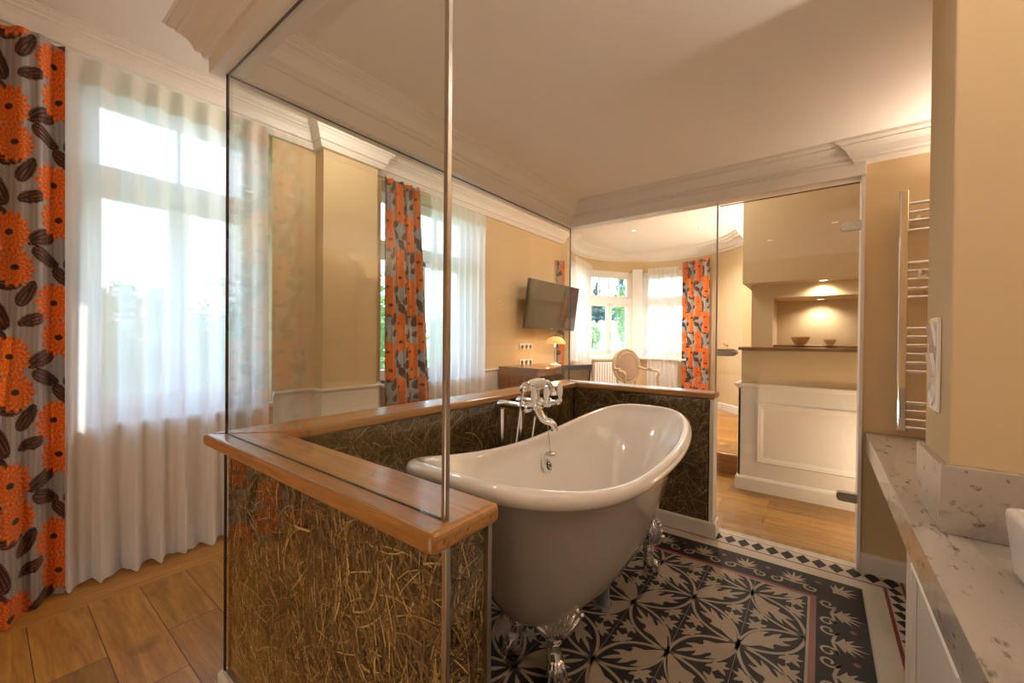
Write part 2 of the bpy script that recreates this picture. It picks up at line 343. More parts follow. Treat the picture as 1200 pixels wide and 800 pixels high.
def tile_floor():
    mb = MB()
    XL, XR, Y0, Y1 = -1.62, 1.5, 0.56, 3.11
    mb.box(XL, XR, Y0, Y1, -0.06, -0.0006, 4)
    Z = [0.0]
    lv = {0: 0.0002, 1: 0.0008, 2: 0.0006, 3: 0.0006}
    def poly(pts, mi, z=None):
        z = lv[mi] if z is None else z
        a = sum(pts[i][0]*pts[(i+1) % len(pts)][1]-pts[(i+1) % len(pts)][0]*pts[i][1] for i in range(len(pts)))
        if a < 0: pts = pts[::-1]
        mb.add([(p[0], p[1], z) for p in pts], [tuple(range(len(pts)))], mi)
    def rect(x0, x1, y0, y1, mi, z=None): poly([(x0, y0), (x1, y0), (x1, y1), (x0, y1)], mi, z)
    # concentric border on the far and right side
    rect(XL, 0.43, Y0, 3.11, 3, 0)                      # pale outer slabs
    rect(XL, 0.372, Y0, 3.047, 2, 0.0003)               # red hairline
    rect(XL, 0.358, Y0, 3.037, 3, 0.0006)               # harlequin ground
    rect(XL, 0.295, Y0, 2.903, 2, 0.0009)
    rect(XL, 0.280, Y0, 2.890, 3, 0.0012)               # ivory band
    rect(XL, 0.200, Y0, 2.812, 3, 0.0013)
    rect(XL, 0.196, Y0, 2.808, 4, 0.0014)
    rect(XL, 0.190, Y0, 2.803, 0, 0.0016)               # black palmette band
    rect(XL, 0.000, Y0, 2.580, 2, 0.0019)
    rect(XL, -0.024, Y0, 2.556, 1, 0.0022)
    rect(XL, -0.034, Y0, 2.545, 0, 0.0025)              # field
    x = 0.333
    yc, hx, hy = 2.970, 0.036, 0.060
    k = 0; xx = 0.32
    while xx > XL:
        poly([(xx-hx, yc), (xx, yc-hy), (xx+hx, yc), (xx, yc+hy)], 0, 0.0012); xx -= 0.0772
    yy = 2.88; 
    while yy > Y0:
        poly([(0.296, yy+0.012), (0.3265, yy-0.034), (0.357, yy-0.012), (0.3265, yy+0.034)], 0, 0.0012); yy -= 0.0772
    rect(0.296, 0.357, 2.903, 3.036, 3, 0.0010)
    # joints
    for j in range(0, 20):
        rect(0.200, 0.280, 2.70-j*0.226, 2.7015-j*0.226, 4, 0.0016)
        rect(-0.32-j*0.226, -0.3185-j*0.226, 2.812, 2.890, 4, 0.0016)
    zc = 0.0029; ox, oy, dx, dy = -0.720, 1.510, 0.2285, 0.2262
    FX, FY = -0.036, 2.543
    def clip(pts):
        def cl(P, f, inter):
            out = []
            for i in range(len(P)):
                a, b = P[i-1], P[i]
                if f(b):
                    if not f(a): out.append(inter(a, b))
                    out.append(b)
                elif f(a): out.append(inter(a, b))
            return out
        P = cl(pts, lambda p: p[0] <= FX, lambda a, b: (FX, a[1]+(b[1]-a[1])*(FX-a[0])/(b[0]-a[0])))
        if len(P) > 2: P = cl(P, lambda p: p[0] >= XL, lambda a, b: (XL, a[1]+(b[1]-a[1])*(XL-a[0])/(b[0]-a[0])))
        if len(P) > 2: P = cl(P, lambda p: p[1] >= Y0, lambda a, b: (a[0]+(b[0]-a[0])*(Y0-a[1])/(b[1]-a[1]), Y0))
        if len(P) > 2: P = cl(P, lambda p: p[1] <= FY, lambda a, b: (a[0]+(b[0]-a[0])*(FY-a[1])/(b[1]-a[1]), FY))
        return P
    def band(line, w):
        L_, R_ = [], []
        for i, p in enumerate(line):
            a = line[max(i-1, 0)]; b = line[min(i+1, len(line)-1)]
            tx, ty = b[0]-a[0], b[1]-a[1]; l = math.hypot(tx, ty) or 1; nx, ny = -ty/l, tx/l
            ww = w(i/(len(line)-1)) if callable(w) else w
            L_.append((p[0]+nx*ww, p[1]+ny*ww)); R_.append((p[0]-nx*ww, p[1]-ny*ww))
        return [[L_[i], L_[i+1], R_[i+1], R_[i]] for i in range(len(line)-1)]
    # motif pieces in a unit frame: u along the vesica (0..1), v across (fraction of length)
    def arc(sgn, h=0.215):
        return [(u, sgn*h*math.sin(PI*u)**0.85) for u in [i/14 for i in range(15)]]
    def smooth(P, it=2):
        for _ in range(it):
            Q = []
            for i in range(len(P)):
                a, b = P[i], P[(i+1) % len(P)]
                Q.append((a[0]*0.80+b[0]*0.20, a[1]*0.80+b[1]*0.20)); Q.append((a[0]*0.20+b[0]*0.80, a[1]*0.20+b[1]*0.80))
            P = Q
        return P
    leaf0 = [(0.02, 0.0), (0.16, 0.055), (0.30, 0.075), (0.38, 0.16), (0.42, 0.10), (0.52, 0.145), (0.55, 0.07), (0.66, 0.10),
            (0.72, 0.06), (0.80, 0.085), (0.83, 0.03), (0.90, 0.02), (0.84, -0.01), (0.86, -0.055), (0.76, -0.035), (0.70, -0.085),
            (0.64, -0.03), (0.55, -0.07), (0.50, -0.125), (0.43, -0.06), (0.34, -0.10), (0.26, -0.06), (0.14, -0.05)]
    outer = [(0.50, 0.205), (0.44, 0.26), (0.36, 0.27), (0.42, 0.31), (0.38, 0.37), (0.455, 0.36), (0.50, 0.44), (0.545, 0.36),
             (0.62, 0.37), (0.58, 0.31), (0.64, 0.27), (0.56, 0.26)]
    leaf = smooth([(0.0, 0.0), (0.10, 0.075), (0.24, 0.15), (0.36, 0.185), (0.47, 0.19), (0.60, 0.155), (0.49, 0.135), (0.44, 0.09), (0.53, 0.085), (0.60, 0.11), (0.74, 0.10),
             (0.66, 0.065), (0.62, 0.03), (0.74, 0.03), (0.92, 0.0), (0.74, -0.035), (0.62, -0.02), (0.63, -0.06), (0.70, -0.115), (0.56, -0.10), (0.49, -0.05), (0.44, -0.075), (0.42, -0.135), (0.34, -0.095), (0.28, -0.05), (0.14, -0.045)])
    outer = smooth([(0.485, 0.20), (0.47, 0.255), (0.40, 0.245), (0.34, 0.275), (0.41, 0.30), (0.405, 0.335), (0.36, 0.365), (0.43, 0.365), (0.47, 0.345), (0.475, 0.40), (0.50, 0.455), (0.525, 0.40), (0.53, 0.345),
             (0.57, 0.365), (0.64, 0.365), (0.595, 0.335), (0.59, 0.30), (0.66, 0.275), (0.60, 0.245), (0.53, 0.255), (0.515, 0.20)])
    def place(pts, A, B, flip=1):
        ex, ey = B[0]-A[0], B[1]-A[1]
        return [(A[0]+ex*u-ey*v*flip, A[1]+ey*u+ex*v*flip) for u, v in pts]
    for i in range(-6, 5):
        for j in range(-15, 7):
            if (i+j) % 2: continue
            A = (ox+dx*i, oy+dy*j)
            for (di, dj, fl) in ((1, 1, 1), (1, -1, -1)):
                B = (A[0]+dx*di, A[1]+dy*dj)
                if B[1] < -0.1: continue
                # alternate leaf direction
                a, b = (A, B) if (j % 4 < 2) ^ (fl > 0) else (B, A)
                shapes = []
                for sgn in (1, -1): shapes += band(place(arc(sgn), a, b), 0.0068)
                shapes.append(place(leaf, a, b, fl))
                for sgn in (1, -1): shapes.append(place(outer, a, b, sgn))
                for sh in shapes:
                    sh = clip(sh)
                    if len(sh) > 2: poly(sh, 1, zc)
    # tile joints through the field
    for j in range(-4, 3): 
        X = ox+dx*j*1.0
        if X < FX: rect(X-0.0006, X+0.0006, Y0, FY, 4, 0.0026)
    # palmette band: one leaf fan and two scrolls per repeat
    fan = []
    for k, (an, ln) in enumerate([(-78, .055), (-52, .075), (-26, .085), (0, .098), (26, .085), (52, .075), (78, .055)]):
        a = math.radians(an); a2 = math.radians(an+13)
        fan.append((ln*math.sin(a), ln*math.cos(a))); 
        if k < 6: fan.append((0.036*math.sin(a2), 0.036*math.cos(a2)))
    fan += [(0.012, -0.012), (0, -0.03), (-0.012, -0.012)]
    def scroll(s):
        pts = []
        for k in range(26):
            f = k/25; r = 0.034*(1-f*0.72); an = PI*0.5+f*PI*2.3
            pts.append((s*(0.078+r*math.cos(an)), -0.045+r*math.sin(an)))
        return [(0, -0.03), (s*0.035, -0.022)]+pts
    def motif(cx, cy, up, mi_list):
        def tr(p): return (cx+p[0], cy+p[1]) if up == 'y' else (cx+p[1], cy-p[0])
        poly([tr(p) for p in fan], 1, 0.0021)
        for s in (1, -1):
            for sh in band([tr(p) for p in scroll(s)], lambda t: 0.0062*(1-0.35*t)): poly(sh, 1, 0.0021)
        poly([tr(p) for p in [(0.105, 0.03), (0.121, 0.045), (0.105, 0.06), (0.089, 0.045)]], 2, 0.0021)
    xx = -0.10
    while xx > XL: motif(xx, 2.688, 'y', 0); xx -= 0.226
    yy = 2.46
    while yy > 0.7: motif(0.088, yy, 'x', 0); yy -= 0.226
    # mitred corner palmette
    poly([(0.088+(p[0]+p[1])*0.75, 2.688+(p[1]-p[0])*0.75) for p in fan], 1, 0.0021)
    ob = mb.build('floor', [M_black, M_cream, M_red, M_ivory, M_grout])
    return struct(ob, 'patterned cement tile floor with black, cream and red border')
tile_floor()

# ------------------------------------------------------------------ setting: walls
def wall_with_openings(mb, x0, x1, ya, yb, z0, z1, ops):
    """wall slab along y with openings (y0,y1,z0,z1)"""
    y = ya
    for (a, b, c, d) in sorted(ops):
        mb.box(x0, x1, y, a, z0, z1); mb.box(x0, x1, a, b, z0, c); mb.box(x0, x1, a, b, d, z1); y = b
    mb.box(x0, x1, y, yb, z0, z1)
CZ = 2.88
mb = MB(); wall_with_openings(mb, -3.48, -3.12, -1.5, 5.16, 0, 3.0, [(0.33, 1.27, 0.83, 2.74), (2.17, 3.50, 0.88, 2.70)])
mb.box(-3.12, -3.0, 1.58, 2.05, 0, CZ)
mb.box(-3.48, -3.12, 5.16, 5.50, 0, 3.0)
struct(mb.build('wall_left', M_wall))
struct(MB().box(-3.5, 1.7, -1.62, -1.5, 0, 3.0).build('wall_rear', M_wall))
struct(MB().box(1.5, 1.62, -1.5, 7.0, 0, 3.0).build('wall_right', M_wall))
struct(MB().box(-3.9, 1.7, -1.62, 8.3, CZ, 3.02).build('ceiling', M_ceil), 'bedroom ceiling')
# vanity pier wall, the light edge and the dark broad face
struct(MB().box(0.28, 1.5, 1.58, 1.885, 0, 2.42).build('wall_vanity', M_wall, bevel=0.004), 'beige pier wall behind the basin')
struct(MB().box(0.195, 1.5, 3.03, 3.16, 0, 2.88).build('wall_shower', M_wall), 'beige wall carrying the towel radiator')
# bath ceiling, header beams
struct(MB().box(-1.74, 1.5, 0.49, 3.12, 2.405, 2.47).build('ceiling', M_ceil), 'lowered bathroom ceiling')
mb = MB()
mb.box(-1.735, 1.5, 0.495, 0.585, 2.23, 2.405); mb.box(-1.735, -1.645, 0.585, 2.985, 2.23, 2.405)
mb.box(-1.735, 0.195, 2.985, 3.10, 2.23, 2.405)
struct(mb.build('beam', M_white, bevel=0.003), 'white header beam above the glass screens')
bpy.data.objects['beam'].name = 'trim_2'
def crown_prof(zc, h, p):
    pts = [(0, -h), (0.10*p, -h), (0.16*p, -0.93*h), (0.16*p, -0.86*h), (0.30*p, -0.80*h), (0.36*p, -0.66*h), (0.46*p, -0.48*h), (0.62*p, -0.33*h), (0.72*p, -0.28*h),
           (0.72*p, -0.21*h), (0.82*p, -0.17*h), (0.93*p, -0.10*h), (0.93*p, -0.05*h), (p, -0.04*h), (p, 0), (0, 0)]
    return [(a, zc+b) for a, b in pts]
# inner crown of the bathroom (faces inward), runs around the lowered ceiling
mb = MB(); mb.sweep([(-1.645, 0.585), (-1.645, 2.985), (0.16, 2.985)], crown_prof(2.405, 0.10, 0.115), side=-1)
struct(mb.build('trim_3', M_white), 'inner crown moulding')
mb2 = MB(); mb2.sweep([(0.150, 3.0), (0.150, 2.965), (1.5, 2.965)], crown_prof(2.405, 0.105, 0.105), side=-1); mb2.box(0.150, 1.5, 2.965, 3.03, 2.30, 2.405)
struct(mb2.build('trim_3', M_white), 'crown moulding above the towel radiator')
mb = MB(); mb.sweep([(1.5, 0.585), (-1.645, 0.585)], crown_prof(2.405, 0.10, 0.115), side=-1)
struct(mb.build('trim_3', M_white), 'inner crown moulding of the front beam')
# outer crown of the beams
mb = MB(); mb.sweep([(-1.735, 3.2), (-1.735, 0.495), (1.5, 0.495)], crown_prof(2.395, 0.115, 0.105), side=-1)
struct(mb.build('trim_4', M_white), 'outer crown moulding')
# crown of the bedroom, around the pier and bay
BC = (-2.0, 6.15); BR = 1.27
def bay(a, r=BR): return (BC[0]+r*math.cos(math.radians(a)), BC[1]+r*math.sin(math.radians(a)))
mb = MB(); mb.sweep([(-3.12, -1.5), (-3.12, 1.58), (-3.0, 1.58), (-3.0, 2.05), (-3.12, 2.05), (-3.12, 5.42)], [(-0.0, 2.72), (0.03, 2.72)]+[(a+0.03, b) for a, b in crown_prof(CZ, 0.14, 0.10)[1:-1]]+[(0, CZ)], side=-1)
struct(mb.build('trim_5', M_white), 'crown moulding above the windows')
mb = MB(); mb.sweep([bay(a) for a in range(218, 25, -6)]+[(1.5, bay(30)[1])], crown_prof(CZ, 0.175, 0.20), side=-1, smooth=False)
struct(mb.build('trim_5', M_white), 'curved crown moulding of the bay')
# bay wall: curved shell with three openings
mb = MB()
def arcwall(a0, a1, z0, z1):
    n = max(1, int(abs(a1-a0)/4)); inn = [bay(a0+(a1-a0)*i/n) for i in range(n+1)]; out = [bay(a0+(a1-a0)*i/n, BR+0.22) for i in range(n+1)]
    mb.prism(inn+out[::-1], z0, z1)
BW = [(214, 180), (172, 126), (117, 70)]
arcwall(217, 214, 0.19, CZ); arcwall(180, 172, 0.19, CZ); arcwall(126, 117, 0.19, CZ); arcwall(70, 30, 0.19, CZ)
for a0, a1 in BW: arcwall(a0, a1, 0.19, 0.98); arcwall(a0, a1, 2.50, CZ)
mb.box(bay(30)[0], 1.5, bay(30)[1], bay(30)[1]+0.2, 0.19, CZ)
struct(mb.build('wall_bay', M_wall), 'round bay wall')
mb = MB(); mb.sweep([bay(a) for a in range(70, 29, -5)]+[(1.5, bay(30)[1])], [(0, 0.19), (0.018, 0.19), (0.018, 0.29), (0.010, 0.305), (0, 0.305)], side=-1)
struct(mb.build('baseboard_bay', M_white))

# fireplace-like block with niche (y = 4.08)
mb = MB()
mb.box(-0.55, 1.5, 4.08, 4.45, 0, 1.215)
mb.box(-0.55, 1.5, 4.45, 5.0, 0, 1.215)
mb.box(-0.55, 1.5, 4.08, 5.0, 1.80, CZ)                 # hood
mb.box(-0.50, -0.40, 4.26, 5.0, 1.215, 1.80); mb.box(-0.40, -0.335, 4.26, 5.0, 1.215, 1.80)
mb.box(-0.335, 1.5, 4.26, 5.0, 1.68, 1.80); mb.box(-0.335, 1.5, 4.72, 5.0, 1.215, 1.68)
struct(mb.build('wall_niche', M_wall), 'beige block with lit niche')
mb = MB(); mb.box(-0.565, 1.5, 4.062, 4.08, 0, 0.90)
mb.box(-0.568, -0.55, 4.062, 4.42, 0, 0.90)
prof_r = [(0, 0.885), (0.010, 0.885), (0.016, 0.897), (0.026, 0.905), (0.032, 0.915), (0.032, 0.925), (0, 0.925)]
mb.sweep([(1.5, 4.064), (-0.565, 4.064), (-0.565, 4.42)], prof_r, side=1)
mb.sweep([(1.5, 4.064), (-0.565, 4.064), (-0.565, 4.42)], [(0, 0), (0.022, 0), (0.022, 0.10), (0.012, 0.118), (0, 0.122)], side=1)
# panel frame moulding
def frame(mb, x0, x1, z0, z1, y, w=0.035, d=0.016):
    # d is depth towards the viewer (-y)
    P = [(x0, z0), (x1, z0), (x1, z1), (x0, z1)]
    for k, (a, off) in enumerate([(0, 0), (0.012, 0.010), (0.026, 0.004)]):
        pass
    prof = [(0, 0), (0.004, d*0.6), (0.012, d), (0.020, d*0.7), (0.026, d*0.75), (w, 0.001)]
    rings = []
    for s, dep in prof: rings.append([(x0+s, y-dep, z0+s), (x1-s, y-dep, z0+s), (x1-s, y-dep, z1-s), (x0+s, y-dep, z1-s)])
    mb.loft(rings, 0, True, False, False, False)
frame(mb, -0.425, 1.0, 0.25, 0.765, 4.062, 0.05, 0.02)
struct(mb.build('trim_6', M_white), 'white panelled wainscot of the niche block')
o = MB().box(-0.575, 1.5, 4.055, 4.30, 1.216, 1.243).box(-0.335, 1.5, 4.30, 4.715, 1.243, 1.262).build('niche_shelf', M_shelfwood, bevel=0.003)
tag(o, 'long brown wooden ledge capping the white panelled block below the niche', 'shelf')

# wainscot of the window wall
def wains(path, ztop=0.90):
    m_ = MB()
    m_.sweep(path, [(0, 0.0), (0.012, 0.0), (0.012, ztop-0.03), (0.02, ztop-0.022), (0.034, ztop-0.008), (0.034, ztop+0.004), (0, ztop+0.004)], side=-1)
    m_.sweep(path, [(0, 0.0), (0.028, 0.0), (0.028, 0.11), (0.018, 0.125), (0, 0.125)], side=-1)
    return m_
mw = wains([(-3.12, 1.275), (-3.12, 1.58), (-3.0, 1.58), (-3.0, 2.05), (-3.12, 2.05), (-3.12, 2.165)])
# flat moulding panels
struct(mw.build('trim_7', M_white), 'white wainscot on the window wall pier')
struct(wains([(-3.12, 3.51), (-3.12, 5.16)], 0.93).build('trim_7', M_white), 'white wainscot beside the desk')
mb = MB(); mb.sweep([(-3.12, -1.5), (-3.12, 1.275)], [(0, 0), (0.02, 0), (0.02, 0.11), (0, 0.12)], side=-1); struct(mb.build('baseboard_left', M_white))
mb = MB(); mb.sweep([(0.195, 3.10), (0.195, 3.03), (0.9, 3.03)], [(0, 0), (0.018, 0), (0.018, 0.09), (0.012, 0.105), (0, 0.108)], side=-1); struct(mb.build('baseboard_shower', M_white))
struct(MB().box(0.178, 0.1945, 3.0, 3.16, 0, 2.23).build('trim_8', M_white, bevel=0.002), 'white jamb strip of the glass door')

# ------------------------------------------------------------------ windows
def window(name, P0, d, w, z0, z1, zt, nup, inward, label, mid=True, fr=0.055, zt2=None):
    """P0 = left lower xy corner, d = unit direction along the window, inward = unit normal into the room"""
    d = Vector((d[0], d[1], 0)).normalized(); nrm = Vector((inward[0], inward[1], 0)).normalized(); up = Vector((0, 0, 1))
    P = Vector((P0[0], P0[1], 0)); f = MB()
    def bar(a0, a1, b0, b1, dep=0.035, off=0.0, m=None):
        (m or f).obox(P+d*(a0+a1)/2+up*(b0+b1)/2+nrm*off, d, nrm, up, (a1-a0)/2, dep, (b1-b0)/2)
    bar(0, fr, z0, z1); bar(w-fr, w, z0, z1); bar(0, w, z0, z0+fr); bar(0, w, z1-fr, z1)
    bar(0, w, zt, zt2 or zt+0.09, 0.045)
    o = f.build(name, M_winframe, bevel=0.004); struct(o, label)
    k = 2 if mid else 1; a0 = fr; span = (w-2*fr)/k
    for i in range(k):
        c = MB(); x0 = a0+span*i+0.004; x1 = a0+span*(i+1)-0.004; s = 0.05
        bar(x0, x0+s, z0+fr, zt, 0.022, 0.02, c); bar(x1-s, x1, z0+fr, zt, 0.022, 0.02, c); bar(x0, x1, z0+fr, z0+fr+s, 0.022, 0.02, c); bar(x0, x1, zt-s, zt, 0.022, 0.02, c)
        co = c.build('casement', M_winframe, o, bevel=0.003)
        g = MB(); bar(x0+s-0.01, x1-s+0.01, z0+fr+s-0.01, zt-s+0.01, 0.003, 0.02, g); g.build('pane', M_wglass, co)
        if i == k-1:
            h = MB(); hx = x0+0.025; q = P+d*hx+up*((z0+zt)/2-0.05)+nrm*0.05
            h.cyl(q-nrm*0.02, q+nrm*0.02, 0.010); h.obox(q+nrm*0.02-up*0.04, d, nrm, up, 0.008, 0.006, 0.055); h.build('handle', M_white, co)
    zb = (zt2 or zt+0.09); c = MB(); s = 0.045
    bar(fr, fr+s, zb, z1-fr, 0.022, 0.02, c); bar(w-fr-s, w-fr, zb, z1-fr, 0.022, 0.02, c); bar(fr, w-fr, zb, zb+s, 0.022, 0.02, c); bar(fr, w-fr, z1-fr-s, z1-fr, 0.022, 0.02, c)
    for i in range(1, nup):
        xm = fr+(w-2*fr)*i/nup; bar(xm-0.010, xm+0.010, zb+s, z1-fr-s, 0.018, 0.02, c)
    co = c.build('transom_light', M_winframe, o, bevel=0.003)
    g = MB(); bar(fr+s-0.01, w-fr-s+0.01, zb+s-0.01, z1-fr-s+0.01, 0.003, 0.02, g); g.build('pane', M_wglass, co)
    return o
window('window_1', (-3.40, 0.33), (0, 1), 0.94, 0.83, 2.74, 2.16, 2, (1, 0), 'tall white window behind the near sheer curtain')
window('window_2', (-3.40, 2.17), (0, 1), 1.33, 0.88, 2.70, 2.10, 3, (1, 0), 'tall white window behind the second curtains')
for k, (a0, a1) in enumerate(BW):
    p, q = Vector(bay(a0)), Vector(bay(a1)); d = (q-p); w = d.length; d.normalize(); inn = Vector((d.y, -d.x))
    window('window_%d' % (3+k), p, d, w, 0.98, 2.50, 1.93, 4, inn, ['bay window behind the television', 'bay window with the garden view', 'bay window behind the right sheer'][k], fr=0.075)
    s = MB(); c = (p+q)/2; s.obox((c.x+inn.x*0.03, c.y+inn.y*0.03, 0.965), (d.x, d.y, 0), (inn.x, inn.y, 0), (0, 0, 1), w/2+0.01, 0.09, 0.015)
    struct(s.build('trim_9', M_winframe, bevel=0.004), 'white sill of the bay window')
# white casing posts of the bay
for a in (176, 121.5):
    s = MB(); c = bay(a, BR-0.035); t_ = math.radians(a); s.obox((c[0], c[1], 1.77), (-math.sin(t_), math.cos(t_), 0), (math.cos(t_), math.sin(t_), 0), (0, 0, 1), 0.088, 0.03, 0.79)
    struct(s.build('trim_9', M_winframe, bevel=0.004), 'white casing between bay windows')
struct(MB().box(-3.42, -3.09, 0.33, 1.27, 0.80, 0.83).build('trim_10', M_white, bevel=0.004), 'window sill')
struct(MB().box(-3.42, -3.09, 2.17, 3.50, 0.85, 0.88).build('trim_10', M_white, bevel=0.004), 'window sill')

# ------------------------------------------------------------------ straw-filled half wall
HW = thing('straw_half_wall', (-1.63, 0.6, 0), 'U-shaped half wall of glazed-in straw under an oak cap around the bathtub', 'half wall')
def straw(name, O, u, nrm, w, z0, z1, n, parent, vertical=0.5):
    """curved flat stalks just behind a pane; nrm points to the glass"""
    O, u, nrm = np.array(O, float), np.array(u, float), np.array(nrm, float); up = np.array([0, 0, 1.0])
    K = 6; cx = RNG.random(n)*w; cz = z0+RNG.random(n)*(z1-z0); ln = RNG.uniform(0.04, 0.20, n)
    an = np.where(RNG.random(n) < vertical, RNG.normal(PI/2, 0.5, n), RNG.random(n)*PI)
    cur = RNG.normal(0, 4.5, n); wd = RNG.uniform(0.0009, 0.0021, n)+0.0014*(RNG.random(n) < 0.12); dep = RNG.uniform(0.0015, 0.014, n)
    t = np.linspace(-0.5, 0.5, K)
    A = an[:, None]+cur[:, None]*ln[:, None]*t[None, :]*1.0
    du = np.cos(A)*ln[:, None]/(K-1); dz = np.sin(A)*ln[:, None]/(K-1)
    U_ = cx[:, None]+np.cumsum(du, 1)-du.sum(1)[:, None]/2; Z_ = cz[:, None]+np.cumsum(dz, 1)-dz.sum(1)[:, None]/2
    U_ = np.clip(U_, 0.004, w-0.004); Z_ = np.clip(Z_, z0+0.003, z1-0.003)
    ox_ = -np.sin(A)*wd[:, None]; oz_ = np.cos(A)*wd[:, None]
    D = dep[:, None]+np.sin(t*PI)[None, :]*RNG.normal(0, 0.003, n)[:, None]; D = np.clip(D, 0.001, 0.02)
    rows = []
    for s, lift in ((-1, 0), (0, 0.0012), (1, 0)):
        p = O[None, None, :]+(U_+s*ox_)[..., None]*u+(Z_+s*oz_)[..., None]*up+(-(D)+lift)[..., None]*nrm
        rows.append(p)
    V = np.stack(rows, 2).reshape(-1, 3)      # n,K,3
    idx = np.arange(n)[:, None, None]*K*3+np.arange(K-1)[None, :, None]*3+np.arange(2)[None, None, :]
    Q = np.stack([idx, idx+1, idx+4, idx+3], -1).reshape(-1, 4)
    me = bpy.data.meshes.new(name); me.from_pydata(V.tolist(), [], Q.tolist())
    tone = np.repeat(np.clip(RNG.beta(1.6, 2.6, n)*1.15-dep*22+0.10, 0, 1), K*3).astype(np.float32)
    at = me.attributes.new('tone', 'FLOAT', 'POINT'); at.data.foreach_set('value', tone)
    me.polygons.foreach_set('use_smooth', [True]*len(me.polygons)); me.materials.append(M_straw)
    o = bpy.data.objects.new(name, me); C.objects.link(o); attach(o, parent); o['kind'] = 'stuff'
    return o
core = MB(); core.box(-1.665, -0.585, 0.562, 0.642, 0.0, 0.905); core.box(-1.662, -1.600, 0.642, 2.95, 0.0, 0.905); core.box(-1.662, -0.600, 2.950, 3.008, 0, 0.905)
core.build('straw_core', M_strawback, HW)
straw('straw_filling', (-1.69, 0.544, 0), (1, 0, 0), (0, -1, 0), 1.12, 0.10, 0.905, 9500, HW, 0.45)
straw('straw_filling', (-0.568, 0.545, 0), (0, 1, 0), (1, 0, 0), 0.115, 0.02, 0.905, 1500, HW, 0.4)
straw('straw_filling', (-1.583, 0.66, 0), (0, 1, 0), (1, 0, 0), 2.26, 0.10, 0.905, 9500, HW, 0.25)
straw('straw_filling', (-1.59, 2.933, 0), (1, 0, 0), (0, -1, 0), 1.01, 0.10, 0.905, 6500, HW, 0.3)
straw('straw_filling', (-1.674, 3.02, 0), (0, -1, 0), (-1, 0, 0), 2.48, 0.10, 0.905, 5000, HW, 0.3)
g = MB(); g.box(-1.69, -0.566, 0.5355, 0.5435, 0.0, 0.905); g.build('glass_cladding', M_glass, HW)
g = MB(); g.box(-0.5660, -0.558, 0.5355, 0.665, 0.0, 0.905); g.build('glass_cladding', M_glass, HW)
g = MB(); g.box(-1.575, -0.566, 0.657, 0.665, 0.0, 0.905); g.build('glass_cladding', M_glass, HW)
g = MB(); g.box(-1.583, -1.575, 0.665, 2.925, 0.0, 0.905); g.build('glass_cladding', M_glass, HW)
g = MB(); g.box(-1.583, -0.585, 2.925, 2.933, 0.0, 0.905); g.build('glass_cladding', M_glass, HW)
g = MB(); g.box(-1.69, -1.682, 0.5435, 3.03, 0.0, 0.905); g.build('glass_cladding', M_glass, HW)
for (x0, x1, y0, y1) in ((-0.568, -0.556, 0.533, 0.545), (-0.568, -0.556, 0.656, 0.668), (-1.694, -1.686, 0.532, 0.540)):
    MB().box(x0, x1, y0, y1, 0, 0.906).build('corner_profile', M_steel if x0 > -1 else M_dark, HW, bevel=0.001)
MB().box(-1.590, -1.575, 2.915, 2.925, 0.1, 0.906).build('corner_profile', M_dark, HW)
MB().box(-0.574, -0.550, 2.927, 3.035, 0, 0.906).build('end_post', M_white, HW, bevel=0.002)
MB().box(-0.582, -0.574, 2.921, 2.9245, 0.1, 0.906).build('corner_profile', M_dark, HW)
cap_prof = [(0, -0.042), (-0.006, -0.040), (-0.012, -0.030), (-0.010, -0.020), (-0.004, -0.014), (-0.014, -0.008), (-0.016, -0.003), (-0.012, 0.0), (0, 0)]
CT = 0.950
def cap(poly, mt, name='cap'):
    return MB().prism(poly, CT-0.042, CT).build(name, mt, HW, bevel=0.012, seg=3)
XO, XI, YO, YI, FO, FI, XE, XF = -1.755, -1.565, 0.485, 0.675, 3.095, 2.925, -0.540, -0.548
cap([(XO, YO), (XE, YO), (XE, YI), (XI, YI)], M_oak_cap, 'oak_cap')
cap([(XO, YO), (XI, YI), (XI, FI), (XO, FO)], M_oak_cap_y, 'oak_cap')
cap([(XO, FO), (XI, FI), (XF, FI), (XF, FO)], M_oak_cap, 'oak_cap')
s = MB()   # end-grain plugs in the near cap end
for yy in (0.515, 0.545, 0.578, 0.612, 0.648):
    s.cyl((XE-0.004, yy, CT-0.022), (XE+0.0015, yy, CT-0.022), 0.0045, 12)
s.build('brass_plug', mat('brass', (0.6, 0.38, 0.1), 0.3, 1.0), HW)
b = MB(); bp_ = [(0, 0), (0.016, 0), (0.016, 0.088), (0.010, 0.1), (0, 0.1)]
b.sweep([(-0.56, 0.5355), (-1.69, 0.5355), (-1.69, 3.03)], bp_, side=1); b.sweep([(-0.56, 0.665), (-1.575, 0.665), (-1.575, 2.925), (-0.545, 2.925), (-0.545, 3.035)], bp_, side=-1)
b.build('baseboard', M_white, HW)

# ------------------------------------------------------------------ glass screens
def screen(label, box, seals, profs):
    t = thing('glass_screen', ((box[0]+box[1])/2, (box[2]+box[3])/2, CT), label, 'glass screen', 'frameless glass screens above the straw wall')
    MB().box(*box).build('pane', M_glass, t)
    for b_ in seals: MB().box(*b_).build('seal', M_dark, t)
    for b_ in profs: MB().box(*b_).build('edge_profile', M_steel, t, bevel=0.0015)
    return t
screen('near end glass screen with a steel upright, closest to the camera', (-1.686, -0.572, 0.536, 0.544, CT+0.002, 2.226),
       [(-1.69, -0.57, 0.5375, 0.5425, CT, CT+0.002), (-1.69, -0.56, 0.5375, 0.5425, 2.226, 2.23), (-1.694, -1.686, 0.535, 0.543, CT, 2.229)], [(-0.572, -0.561, 0.534, 0.546, CT, 2.228)])
screen('long glass screen between the bathtub and the windows', (-1.694, -1.686, 0.548, 3.022, CT+0.002, 2.226),
       [(-1.6925, -1.6875, 0.548, 3.02, 2.226, 2.23)], [])
